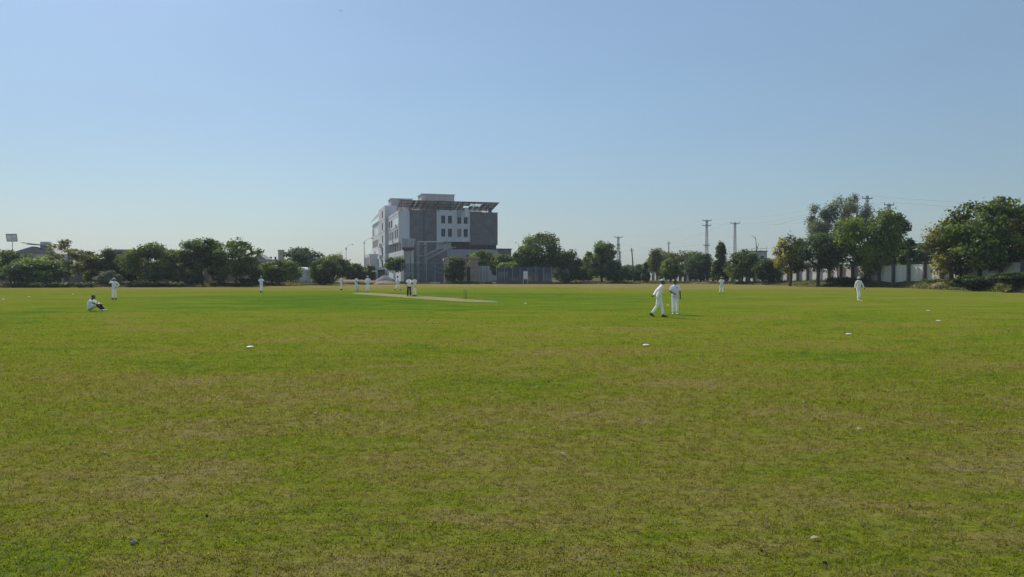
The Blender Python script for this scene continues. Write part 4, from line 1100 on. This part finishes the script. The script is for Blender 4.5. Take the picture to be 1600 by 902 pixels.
# dry weeds on the bank
M['weed'] = leaf_mat('weed', (0.030, 0.042, 0.014), (0.12, 0.12, 0.045), 0.3)
def bank_weeds():
    rng = np.random.default_rng(21); n = 60000
    a = np.arctan((rng.uniform(-150, 1750, n) - CX) / F); s = np.abs(rng.normal(size=n)) * 4 + .3 + rng.random(n) * 8 * (rng.random(n) < .4)
    R = np.interp(a, _ea, _er) + s; x = R * np.sin(a); y = R * np.cos(a)
    cl = np.sin(x * .8 + 3 * np.sin(y * .3)) * np.sin(y * .6 + x * .2) + .3 * rng.normal(size=n)
    k = cl > .05; x, y = x[k], y[k]; n = len(x)
    h = .10 + .38 * rng.random(n) ** 2; z = ground_z(x, y)
    az = rng.random(n) * 2 * np.pi; ln = rng.random(n) * .7; w = .025 + .05 * rng.random(n)
    B = np.stack([x, y, z - .03], 1); tip = np.stack([np.cos(az) * np.sin(ln) * h, np.sin(az) * np.sin(ln) * h, np.cos(ln) * h], 1)
    sd = np.stack([np.cos(az + 1.6) * w, np.sin(az + 1.6) * w, np.zeros(n)], 1)
    V = np.empty((n, 3, 3)); V[:, 0] = B - sd; V[:, 1] = B + sd; V[:, 2] = B + tip
    o = tri_cloud('bank_weeds', V.reshape(-1, 3), rng.random(n) * .85, 3, M['weed'])
    tag(o, 'dry weeds and tall grass on the bank round the field', 'weeds', kind='stuff')
bank_weeds()

# ------------------------------------------------------------------ people
FUSE = []
def fuse(mb, name, mat, parent, voxel=.011, smooth=4, noise_amp=0.0):
    """overlapping limbs -> one continuous skin (voxel remesh, applied at the end of the script)"""
    o = mb.build(name, mat, parent, True)
    r = o.modifiers.new('skin', 'REMESH'); r.mode = 'VOXEL'; r.voxel_size = voxel; r.use_smooth_shade = True
    s = o.modifiers.new('soft', 'SMOOTH'); s.iterations = smooth; s.factor = .5
    if noise_amp: o['folds'] = noise_amp
    FUSE.append(o); return o

DEF = dict(hip=(0, 0, .93), waist=(0, .005, 1.06), chest=(0, .01, 1.28), neck=(0, -.01, 1.455), head=(0, .02, 1.60),
           shR=(.165, -.01, 1.385), elR=(.225, -.04, 1.12), wrR=(.235, .04, .87), shL=(-.165, -.01, 1.385), elL=(-.225, -.04, 1.12), wrL=(-.235, .04, .87),
           hpR=(.085, 0, .91), knR=(.11, .03, .50), anR=(.12, -.02, .09), hpL=(-.085, 0, .91), knL=(-.11, .03, .50), anL=(-.12, -.02, .09))

def person(label, px, fy, height, yaw, J=None, sleeves='short', hat=None, shirt='kit', trousers='kit', shoes='dark', trouser_end=1.0,
           head_yaw=0.0, nod=0.0, feet=(0.15, -0.15), foot_pitch=(0, 0), pads=None, badge=False, curl=.5, hand_dir=None, sock=False, loc=None, group='cricketers in white on the field'):
    d = depth_of(fy); s = height / 1.75
    j = {k: Vector(v) for k, v in {**DEF, **(J or {})}.items()}
    root = empty('person', loc or (X(px, d), d, 0.006), yaw); root.scale = (s, s, s); tag(root, label, 'person', group)
    b = MB()
    b.tube([j['hip'] + (j['hip'] - j['waist']) * .35, j['hip'], j['waist'], j['chest'], j['neck'] + (j['chest'] - j['neck']) * .22, j['neck']],
           [(.11, .085), (.128, .092), (.122, .09), (.150, .104), (.125, .078), (.056, .056)], 14)
    up = (j['head'] - j['neck']).normalized()
    b.tube([j['neck'] - up * .04, j['neck'] + up * .10], [.062, .055], 10)
    hr = Matrix.Rotation(head_yaw, 3, 'Z') @ Matrix.Rotation(nod, 3, 'X')
    h = j['head']
    b.ball(h + hr @ Vector((0, -.008, .02)), (.074, .094, .105), 16, 12, rot=hr); b.ball(h + hr @ Vector((0, .028, -.05)), (.056, .062, .068), 12, 10, rot=hr)
    b.ball(h + hr @ Vector((0, .094, -.012)), (.015, .022, .024), 8, 6, rot=hr)
    b.ball(h + hr @ Vector((0, .080, -.075)), (.024, .018, .014), 8, 6, rot=hr)
    for e in (-1, 1): b.ball(h + hr @ Vector((e * .078, -.005, -.01)), (.010, .022, .034), 8, 6, rot=hr)
    for side, sg in (('R', 1), ('L', -1)):
        sh, el, wr = j['sh' + side], j['el' + side], j['wr' + side]
        b.tube([sh + (j['chest'] - sh) * .25, sh, sh.lerp(el, .5), el, el.lerp(wr, .35), wr], [.046, .048, .045, .038, .040, .028], 10)
        fd = (wr - el).normalized() if not (hand_dir and side in hand_dir) else Vector(hand_dir[side]).normalized()
        ref = Vector((sg, 0, 0)) if abs(fd.x) < .8 else Vector((0, 1, 0))
        palm_n = (ref - fd * ref.dot(fd)).normalized(); wide = fd.cross(palm_n)
        pe = wr + fd * .085
        b.tube([wr - fd * .01, wr + fd * .045, pe], [.026, .036, .036], 10)
        inw = -palm_n
        for q, (off, ln) in enumerate(((-.030, .062), (-.010, .074), (.010, .070), (.029, .055))):
            p0 = wr + fd * .07 + wide * off; p1 = p0 + (fd + inw * curl * .5).normalized() * ln * .62; p2 = p1 + (fd * (1 - curl * .6) + inw * curl).normalized() * ln * .5
            b.tube([p0, p1, p2], [.0105, .0098, .0085], 6)
        t0 = wr + fd * .025 - wide * .03; t1 = t0 + (fd * .7 - wide * .8).normalized() * .04; t2 = t1 + (fd + inw * .5).normalized() * .03
        b.tube([t0, t1, t2], [.013, .011, .009], 6)
        hp, kn, an = j['hp' + side], j['kn' + side], j['an' + side]
        b.tube([hp + Vector((0, 0, .02)), hp.lerp(kn, .4), kn, kn.lerp(an, .35), an], [.076, .072, .054, .055, .036], 10)
        k = 0 if side == 'R' else 1
        fr = Matrix.Rotation(-feet[k], 3, 'Z') @ Matrix.Rotation(foot_pitch[k], 3, 'X')
        b.tube([an + fr @ Vector((0, -.045, -.05)), an + fr @ Vector((0, .06, -.045)), an + fr @ Vector((0, .15, -.06))], [.032, .036, .026], 8)
        st = MB(); q = [an + fr @ Vector(v) for v in ((0, -.075, -.045), (0, -.02, -.035), (0, .08, -.048), (0, .165, -.062), (0, .195, -.068))]
        st.tube(q, [(.034, .040), (.042, .052), (.046, .040), (.042, .026), (.028, .018)], 12)
        st.build('shoe', M['shoe_' + shoes], root, True)
        if sock or trouser_end < .8:
            MB().tube([an + (kn - an) * .02, kn.lerp(an, .3)], [.044, .060], 10).build('sock', M['black_cloth'], root, True)
        if pads and side in pads:
            pm = MB(); ax = (an - kn).normalized(); fw = Vector((0, 1, 0)) - ax * ax.y; fw.normalize(); sd = ax.cross(fw)
            vs = []; fs = []
            for i, f in enumerate((-.38, -.05, .12, .5, .97)):
                for m in range(7):
                    a = math.radians(-75 + 25 * m); rad = (.115, .10, .108, .10, .085)[i]
                    vs.append(kn + (an - kn) * f + fw * math.cos(a) * rad + sd * math.sin(a) * rad * .95)
            n0 = len(vs)
            for v in vs[:n0]: vs.append(v + fw * .035)
            for i in range(4):
                for m in range(6):
                    o = i * 7 + m; fs += [(o, o+7, o+8, o+1), (n0+o, n0+o+1, n0+o+8, n0+o+7)]
                fs += [(i*7, n0+i*7, n0+i*7+7, i*7+7), (i*7+6, i*7+13, n0+i*7+13, n0+i*7+6)]
            fs += [tuple(range(0, 7)) + tuple(range(n0+6, n0-1, -1)), tuple(range(28, 35))[::-1] + tuple(range(n0+28, n0+35))]
            pm.add(vs, fs).build('leg_pad', M['shoe_white'], root, True)
    fuse(b, 'body', M['skin'], root, .0105)
    # clothes
    c = MB()
    c.tube([j['hip'] + (j['hip'] - j['waist']) * .55, j['hip'], j['waist'], j['chest'], j['neck'] + (j['chest'] - j['neck']) * .25, j['neck'] + (j['chest'] - j['neck']) * -.12],
           [(.176, .132), (.174, .130), (.158, .118), (.172, .126), (.138, .092), (.062, .062)], 16)
    for side in 'RL':
        sh, el, wr = j['sh' + side], j['el' + side], j['wr' + side]
        c.tube([j['neck'] + (j['chest'] - j['neck']) * .02, j['neck'].lerp(sh, .55) + Vector((0, 0, -.012)), sh + Vector((0, 0, -.015))], [(.058, .058), (.058, .062), (.055, .06)], 10)
        if sleeves == 'long': c.tube([sh + (j['chest'] - sh) * .3, sh, sh.lerp(el, .5), el, el.lerp(wr, .5), el.lerp(wr, .96)], [.066, .064, .058, .051, .046, .038], 10)
        else: c.tube([sh + (j['chest'] - sh) * .3, sh, sh.lerp(el, .4), sh.lerp(el, .78)], [.066, .064, .063, .065], 10, .15)
    so = fuse(c, 'shirt', M[shirt], root, .012, 3, .009)
    c = MB()
    c.tube([j['waist'].lerp(j['hip'], .3), j['hip'], j['hip'] + (j['hip'] - j['waist']) * .5], [(.140, .104), (.152, .114), (.13, .105)], 14)
    for side in 'RL':
        hp, kn, an = j['hp' + side], j['kn' + side], j['an' + side]
        end = kn.lerp(an, .92) if trouser_end > .9 else kn.lerp(an, .12)
        if trouser_end > .9: c.tube([hp + Vector((0, 0, .04)), hp.lerp(kn, .4), kn, kn.lerp(an, .45), end], [.092, .086, .070, .067, .063], 12, .1)
        else: c.tube([hp + Vector((0, 0, .02)), hp.lerp(kn, .4), kn, end], [.108, .100, .078, .072], 12, .1)
    fuse(c, 'trousers', M[trousers], root, .012, 3, .009)
    MB().lathe([(.064, 0), (.072, .03), (.066, .034)], 14, tuple(j['neck'] + Vector((0, .004, .01)))).build('collar', M[shirt], root, True)
    if badge:
        nrm = Vector((0, 1, 0)); q = j['chest'] + Vector((-.075, .142, .05)); p2 = j['chest'] + Vector((.02, .15, -.04))
        MB().ball(q, (.022, .008, .022), 10, 6).build('badge', M['navy'], root)
        MB().ball(p2, (.05, .006, .015), 10, 6).build('chest_print', M['kit_blue'], root)
    # head details
    for e in (-1, 1): MB().ball(h + hr @ Vector((e * .030, .078, .012)), (.013, .008, .008), 8, 6, rot=hr).build('eye', M['hair'], root)
    MB().ball(h + hr @ Vector((0, .090, -.052)), (.026, .006, .007), 8, 6, rot=hr).build('mouth', M['lip'], root)
    MB().ball(h + hr @ Vector((0, -.016, .030)), (.083, .098, .106), 16, 8, -.12, hr @ Matrix.Rotation(.28, 3, 'X')).build('hair', M['hair'], root, True)
    if hat:
        k = MB(); k.ball(h + hr @ Vector((0, -.010, .052)), (.091, .106, .094), 18, 8, -.05, hr)
        if hat == 'cap':
            vs = []; fs = []
            for i in range(9):
                a = math.radians(-70 + 17.5 * i)
                for rr, dz in ((.088, .05), (.165, .030), (.165, .022), (.088, .040)): vs.append(h + hr @ Vector((math.sin(a) * rr * .86, math.cos(a) * rr * 1.05 - .01, dz)))
                if i:
                    o = (i - 1) * 4; fs += [(o + m, o + (m + 1) % 4, o + 4 + (m + 1) % 4, o + 4 + m) for m in range(4)]
            k.add(vs, fs)
        else:
            vs = []; fs = []
            for i in range(20):
                a = 2 * math.pi * i / 20
                for rr, dz in ((.085, .045), (.19, .018), (.19, .010), (.085, .035)): vs.append(h + hr @ Vector((math.sin(a) * rr * .92, math.cos(a) * rr - .01, dz)))
                o = i * 4; o2 = ((i + 1) % 20) * 4; fs += [(o + m, o + (m + 1) % 4, o2 + (m + 1) % 4, o2 + m) for m in range(4)]
            k.add(vs, fs)
        k.build('cap' if hat == 'cap' else 'sun_hat', M['shoe_white'], root, True)
    return root

PI = math.pi
# sitting on the grass, arms over his knees
person('person in white sitting on the grass with forearms on raised knees', 150, 486, 1.72, -PI/2 - .12,
       dict(hip=(0, -.37, .13), waist=(0, -.39, .25), chest=(0, -.36, .44), neck=(0, -.27, .60), head=(0, -.15, .745),
            shR=(.17, -.28, .55), elR=(.20, -.04, .42), wrR=(.14, .20, .36), shL=(-.17, -.28, .55), elL=(-.20, -.04, .42), wrL=(-.14, .20, .36),
            hpR=(.09, -.36, .12), knR=(.13, .06, .36), anR=(.12, .42, .09), hpL=(-.09, -.36, .12), knL=(-.13, .07, .37), anL=(-.12, .38, .09)),
       shoes='white', trouser_end=.5, nod=.15, curl=.7, shirt='kit_blue', trousers='kit_cream')
person('person in white with wide white hat, one hand raised to his face, left side', 178.3, 468, 1.70, PI + .1,
       dict(elR=(.31, .10, 1.30), wrR=(.13, .17, 1.53), elL=(-.36, -.06, 1.16), wrL=(-.21, .06, .99)), 'long', 'hat', shirt='kit_blue', curl=.8)
person('person in white walking away with grey-white cap and bare forearms', 408.3, 457.3, 1.76, .1,
       dict(elR=(.29, .02, 1.15), wrR=(.24, .20, 1.02), elL=(-.29, .02, 1.15), wrL=(-.24, .20, 1.02), knR=(.07, .06, .50), anR=(.05, .05, .09), knL=(-.06, .08, .52), anL=(-.04, -.22, .17)),
       'short', 'cap', foot_pitch=(0, -.7), shirt='kit_blue')
person('person in white carrying a bat over his shoulder, leftmost of the pitch group', 533, 453.3, 1.76, -PI/2 + .5,
       dict(chest=(0, .03, 1.28), neck=(0, .0, 1.46), head=(0, .05, 1.61), elL=(-.26, -.14, 1.20), wrL=(-.20, -.05, 1.43), elR=(.27, .02, 1.15), wrR=(.25, .18, .95)), 'short', curl=.9)
person('person in white pads standing with feet apart left of the hatted umpire', 557, 455.2, 1.74, -PI/2 - .5,
       dict(chest=(0, .06, 1.26), neck=(0, .09, 1.43), head=(0, .14, 1.58), hip=(0, -.04, .91), elR=(.22, .12, 1.10), wrR=(.10, .30, .96), elL=(-.22, .12, 1.10), wrL=(-.06, .30, .94),
            knR=(.16, .08, .48), anR=(.20, .06, .09), knL=(-.16, .06, .48), anL=(-.24, -.06, .09)), 'short', None, pads='RL', shoes='white', curl=.9)
person('person in white with broad white hat and arms held slightly out by the pitch end', 574.7, 455.2, 1.80, PI - .15,
       dict(elR=(.30, -.03, 1.14), wrR=(.33, .06, .90), elL=(-.32, .0, 1.15), wrL=(-.38, .10, .93)), 'long', 'hat', trousers='kit', shoes='white')
person('bareheaded person in white striding right in front of the gatehouse', 621, 454, 1.76, -PI/2 + .35,
       dict(elR=(.23, .08, 1.14), wrR=(.22, .26, .99), elL=(-.23, -.14, 1.16), wrL=(-.22, -.10, .91), knR=(.09, .20, .52), anR=(.09, .30, .10), knL=(-.09, -.06, .50), anL=(-.09, -.30, .15)),
       'long', None, foot_pitch=(.1, -.6), shirt='kit_blue')
person('dark-haired person in white shirt and black trousers on the pitch, left of the pair', 639.3, 463, 1.77, .45,
       dict(elR=(.27, .10, 1.16), wrR=(.20, .30, 1.12), elL=(-.28, .02, 1.16), wrL=(-.22, .18, 1.02)), 'short', None, trousers='black_cloth', pads='L', shirt='kit', head_yaw=-.5)
person('dark-haired person in cream kit with folded arms, right of the pair on the pitch', 648, 463, 1.77, .9,
       dict(elR=(.27, .08, 1.17), wrR=(.02, .22, 1.20), elL=(-.27, .08, 1.17), wrL=(-.02, .24, 1.16), knL=(-.13, .02, .49), anL=(-.16, -.02, .09)), 'short', None, shirt='kit_cream', trousers='kit_cream', curl=.6)
# the two nearest players
person('person in white cap strolling with hands clasped behind his back', 1030.6, 495.6, 1.78, -PI/2 - .08,
       dict(hip=(0, -.03, .93), waist=(0, -.01, 1.06), chest=(0, .06, 1.27), neck=(0, .10, 1.45), head=(0, .150, 1.59), shR=(.16, .07, 1.375), shL=(-.16, .07, 1.375),
            elR=(.25, -.14, 1.18), wrR=(.06, -.25, .99), elL=(-.25, -.14, 1.18), wrL=(-.04, -.27, .97),
            hpR=(.085, -.02, .91), knR=(.09, .10, .50), anR=(.09, .16, .09), hpL=(-.085, -.03, .91), knL=(-.09, -.10, .50), anL=(-.09, -.34, .14)),
       'long', 'cap', foot_pitch=(.05, -.45), head_yaw=.25, nod=.1, hand_dir=dict(R=(-.8, -.3, -.4), L=(.8, -.4, -.3)), curl=.9)
person('bareheaded person in white shirt with bare forearms standing beside the strolling player', 1055, 491.6, 1.72, PI - .12,
       dict(elR=(.25, -.04, 1.15), wrR=(.07, .20, 1.04), elL=(-.24, -.03, 1.13), wrL=(-.25, .05, .88), knR=(.095, .03, .50), anR=(.10, .0, .09), knL=(-.095, .02, .50), anL=(-.105, -.03, .09)),
       'short', None, shoes='white', badge=True, curl=.8, shirt='kit_blue', head_yaw=.15)
person('person in white seen from behind, standing alone before the pointed dark tree', 1127.3, 459.3, 1.70, -.15,
       dict(elR=(.26, .06, 1.15), wrR=(.19, .20, 1.00), elL=(-.26, .06, 1.15), wrL=(-.19, .20, 1.00), knR=(.13, .03, .49), anR=(.17, -.02, .09), knL=(-.12, .04, .49), anL=(-.15, .03, .09)), 'short', 'cap', shirt='kit_cream', trousers='kit_cream')
person('person in wide-brimmed pale hat walking towards the camera on the right', 1342, 470, 1.80, PI + .12,
       dict(elR=(.25, -.06, 1.13), wrR=(.27, -.02, .88), elL=(-.29, .02, 1.14), wrL=(-.33, .14, .92), knR=(.11, .10, .51), anR=(.13, .14, .10), knL=(-.09, -.02, .49), anL=(-.08, -.12, .10)), 'long', 'hat', shoes='white', shirt='kit_cream', trousers='kit', badge=True)

def bat(label, loc, rot):
    r = empty('cricket_bat', loc); r.rotation_euler = rot; tag(r, label, 'bat')
    MB().add([(-.054,-.012,0),(.054,-.012,0),(.054,.012,0),(-.054,.012,0),(-.054,-.03,.3),(.054,-.03,.3),(.054,.012,.3),(-.054,.012,.3),(-.045,-.012,.54),(.045,-.012,.54),(.045,.012,.54),(-.045,.012,.54)],
             [(0,3,2,1),(0,1,5,4),(1,2,6,5),(2,3,7,6),(3,0,4,7),(4,5,9,8),(5,6,10,9),(6,7,11,10),(7,4,8,11),(8,9,10,11)]).build('blade', M['willow'], r)
    MB().tube([(0, 0, .54), (0, 0, .85)], .018, 8).build('handle', M['black_cloth'], r)
dd = depth_of(453.3); bat('pale bat resting over the shoulder of the leftmost pitch player', (X(529.3, dd), dd - .12, 1.36), (0, 0, 0))
bpy.context.view_layer.update()
for o in [o for o in COL.objects if o.name.startswith('cricket_bat')]: o.rotation_euler = (math.radians(10), math.radians(-150), 0); o.location = (X(526.2, dd), dd - .1, 1.83)
dd = depth_of(455.6); bat('pale bat lying on the grass at the feet of the padded player', (X(566, dd), dd - .2, .05), (math.radians(90), 0, math.radians(70)))

# ------------------------------------------------------------------ the wicket
def wicket():
    d = depth_of(467.5); r = empty('wicket', (X(727, d), d, .006), math.atan2(PITCH_T.y, PITCH_T.x) - PI/2); tag(r, 'wooden wicket of three stumps standing on the near end of the pitch', 'wicket')
    for x in (-.11, 0, .11): MB().lathe([(.019, 0), (.019, .67), (.017, .70), (.012, .715)], 10, (x, 0, 0)).build('stump', M['stump_wood'], r, True)
    for x in (-.055, .055): MB().tube([(x - .052, 0, .722), (x, 0, .724), (x + .052, 0, .722)], [.006, .009, .006], 8).build('bail', M['stump_wood'], r)
wicket()

# ------------------------------------------------------------------ boundary markers and litter
disc = None
for px, py, lab in ((390, 544, 'nearest white boundary marker, lying left of centre'), (1010, 541, 'white boundary marker lying below the strolling player'),
                    (1327, 523.5, 'white boundary marker, nearest of those on the right'), (1467, 502, 'white boundary marker, second nearest on the right'),
                    (1451, 486, 'white boundary marker just beyond the second nearest on the right'), (1346, 470.6, 'white boundary marker at the feet of the right hatted fielder'),
                    (1044, 477.6, 'white boundary marker between the two near players'), (5, 468, 'white boundary marker at the left edge of the photo'),
                    (45, 464.4, 'white boundary marker, second from the left edge'), (114, 460.2, 'white boundary marker left of the hatted left fielder'),
                    (821, 474.6, 'white boundary marker right of the near end of the pitch')):
    d = depth_of(py)
    if disc is None:
        o = MB().lathe([(.098, 0), (.102, .005), (.088, .014), (.058, .028), (.035, .032), (.030, .028)], 24).build('boundary_marker', M['marker'] if 'marker' in M else M['white_paint'], None, True); disc = o.data
    else:
        o = bpy.data.objects.new('boundary_marker', disc); COL.objects.link(o)
    o.location = (X(px, d), d, .022 if d < 30 else .012); o.scale = (1, 1, 1) if d < 40 else (.95, .95, 1.0)
    tag(o, lab, 'marker', 'white boundary markers')

def lump(name, label, cat, px, py, size, mat, seed, flat=.6):
    d = depth_of(py); b = bmesh.new(); bmesh.ops.create_icosphere(b, subdivisions=2, radius=.5)
    for v in b.verts:
        k = 1 + .55 * noise.noise(v.co * 3.1 + Vector((seed, 0, 0))) ; v.co = Vector((v.co.x * k * size * .8, v.co.y * k * size * .55, v.co.z * k * size * flat * .8))
    me = bpy.data.meshes.new(name); b.to_mesh(me); b.free(); me.materials.append(M[mat])
    o = bpy.data.objects.new(name, me); COL.objects.link(o); o.location = (X(px, d), d, size * flat * .2 + .006); o.rotation_euler = (0, 0, seed)
    tag(o, label, cat)
def dry_leaf(label, px, py, size, mat, seed):
    d = depth_of(py); vs = []; fs = []; rnd = random.Random(seed); n = 7
    for i in range(n + 1):
        f = i / n; w = math.sin(math.pi * min(.98, f * .95 + .03)) * .27 + .01; x = (f - .5)
        z = .13 * math.sin(f * 2.6 + seed)
        vs += [(x, -w, z + .14 * w * 3), (x, 0, z), (x, w, z + .10 * w * 4)]
        if i:
            o = (i - 1) * 3; fs += [(o, o+3, o+4, o+1), (o+1, o+4, o+5, o+2)]
    for (p, q) in ((0, 0),): pass
    ob = mesh_obj('dry_leaf', [(a * size * .85, b * size * .85, c * size * .7) for a, b, c in vs], fs, M[mat], None, True)
    so = ob.modifiers.new('thick', 'SOLIDIFY'); so.thickness = .0012
    ob.location = (X(px, d), d, .020); ob.rotation_euler = (rnd.uniform(-.2, .2), rnd.uniform(-.2, .2), rnd.uniform(-.6, .6)); tag(ob, label, 'leaf')
M['leaf_litter'] = plain('leaf_litter', (0.33, 0.265, 0.165), 0.7, 0.25, 20, 60, 0.2)
M['leaf_brown'] = plain('leaf_brown', (0.20, 0.12, 0.07), 0.8, 0.3, 20, 60, 0.2)
M['stone'] = plain('stone', (0.33, 0.31, 0.27), 0.9, 0.25, 20, 60, 0.4)
M['clod'] = plain('clod', (0.035, 0.028, 0.02), 0.95, 0.3, 20, 60, 0.5)
dry_leaf('curled pale dry leaf lying alone in the middle foreground', 882, 714, .105, 'leaf_litter', 2)
dry_leaf('pale dry leaf near the lower right, longest of the litter there', 1276, 847, .085, 'leaf_litter', 5)
dry_leaf('small pale dry leaf just right of and below the curled middle leaf', 923, 729, .055, 'leaf_litter', 8)
dry_leaf('brown curled leaf near the lower left above the pale stone', 201, 821, .065, 'leaf_brown', 3)
dry_leaf('pale leaf scrap in the right middle foreground by two dark clods', 1344, 673, .08, 'leaf_litter', 11)
dry_leaf('small dry leaf left of the curled middle leaf, higher up', 835, 672, .07, 'leaf_litter', 12)
dry_leaf('thin pale scrap below the curled middle leaf, to its left', 804, 799, .05, 'leaf_litter', 14)
dry_leaf('pale leaf by the right photo edge below two scattered clods', 1537, 662, .06, 'leaf_litter', 15)
dry_leaf('pale dry scrap at the left middle of the foreground', 492, 648, .07, 'leaf_litter', 17)
dry_leaf('small pale scrap above the brown patch right of centre', 1030, 681, .06, 'leaf_litter', 18)
lump('stone', 'pale rounded stone near the lower left corner', 'stone', 205, 853, .062, 'stone', 1.0)
lump('stone', 'small pale stone at the far left of the foreground', 'stone', 161, 711, .06, 'stone', 2.3)
lump('stone', 'small reddish-grey stone left of centre in the foreground', 'stone', 530, 799, .035, 'stone', 3.7)
lump('stone', 'small pale stone at the bottom edge left of centre', 'stone', 682, 885, .032, 'stone', 4.1)
lump('stone', 'tiny pale stone in the right middle of the field', 'stone', 1258, 630, .06, 'stone', 5.2)
lump('clod', 'dark clod at the lower left beside the grass tuft', 'clod', 320, 810, .035, 'clod', 6.1)
lump('clod', 'dark clod on the right, lower of the two in line', 'clod', 1425, 794, .04, 'clod', 7.4)
lump('clod', 'dark clod on the right, upper of the two in line', 'clod', 1421, 719, .045, 'clod', 8.8)
lump('clod', 'dark clod near the bottom edge on the right', 'clod', 1292, 885, .05, 'clod', 9.3)
lump('clod', 'dark clod beside the long pale leaf at lower right', 'clod', 1193, 865, .035, 'clod', 10.6)
lump('clod', 'small dark clod right of the field middle', 'clod', 1314, 631, .05, 'clod', 11.9)
lump('clod', 'small dark clod in mid field left of the strolling player', 'clod', 857, 598, .06, 'clod', 12.2)
lump('clod', 'small dark clod by the long pale leaf at lower right, farther up', 'clod', 1219, 802, .035, 'clod', 13.5)

def bird():
    d = 90.0; r = empty('bird', W(534, 20, d), .5); tag(r, 'tiny dark bird flying high in the left half of the sky', 'bird')
    MB().tube([(0, -.10, 0), (0, -.04, .0), (0, .05, .005), (0, .10, .0)], [.008, .026, .024, .008], 8).build('body', M['clod'], r, True)
    for s in (-1, 1): MB().add([(s*.015, .04, .01), (s*.015, -.03, .01), (s*.11, -.02, .05), (s*.20, -.06, .03), (s*.12, .05, .05),
                               (s*.015, .04, .016), (s*.015, -.03, .016), (s*.11, -.02, .056), (s*.20, -.06, .036), (s*.12, .05, .056)],
                               [(0,1,2,4),(4,2,3),(5,9,7,6),(9,8,7),(0,4,9,5),(1,6,7,2),(2,7,8,3),(3,8,9,4)]).build('wing', M['clod'], r)
bird()

# ------------------------------------------------------------------ air
def haze():
    h = 1020.0
    b = MB().box(-h, h, -h, h, -1.2, 42.0); m, nt, out = new_mat('air')
    v = N(nt, 'ShaderNodeVolumePrincipled'); v.inputs['Color'].default_value = (.80, .89, 1.0, 1); v.inputs['Density'].default_value = HAZE
    v.inputs['Anisotropy'].default_value = 0.2
    nt.links.new(v.outputs[0], out.inputs['Volume'])
    o = b.build('haze', m, None); tag(o, 'thin pale haze over the whole field', 'haze', kind='stuff')
HAZE = 0.00025
if HAZE > 0: haze()

# ------------------------------------------------------------------ apply the figure skins, with small cloth folds
dg = bpy.context.evaluated_depsgraph_get()
done = []
for o in FUSE:
    me = bpy.data.meshes.new_from_object(o.evaluated_get(dg)); done.append((o, me))
for o, me in done:
    old = o.data; o.modifiers.clear(); mats = [m for m in old.materials]; o.data = me; me.name = old.name
    if not me.materials:
        for m in mats: me.materials.append(m)
    me.polygons.foreach_set('use_smooth', [True] * len(me.polygons))
    amp = o.get('folds')
    if amp:
        n = len(me.vertices); co = np.empty(n * 3, np.float32); nr = np.empty(n * 3, np.float32)
        me.vertices.foreach_get('co', co); me.vertex_normals.foreach_get('vector', nr)
        c = co.reshape(-1, 3); f = 1 - 2 * np.abs(np.sin(c[:, 2] * 24 + 2.5 * np.sin(c[:, 0] * 19 + c[:, 2] * 5) + 2 * np.sin(c[:, 1] * 17 - c[:, 2] * 7))) ** .6; f = f * (.5 + .5 * np.sin(c[:, 0] * 9 + c[:, 2] * 11 + 1.7))
        c += nr.reshape(-1, 3) * (f * amp * .8)[:, None].astype(np.float32)
        me.vertices.foreach_set('co', c.ravel()); me.update(); del o['folds']
    bpy.data.meshes.remove(old)
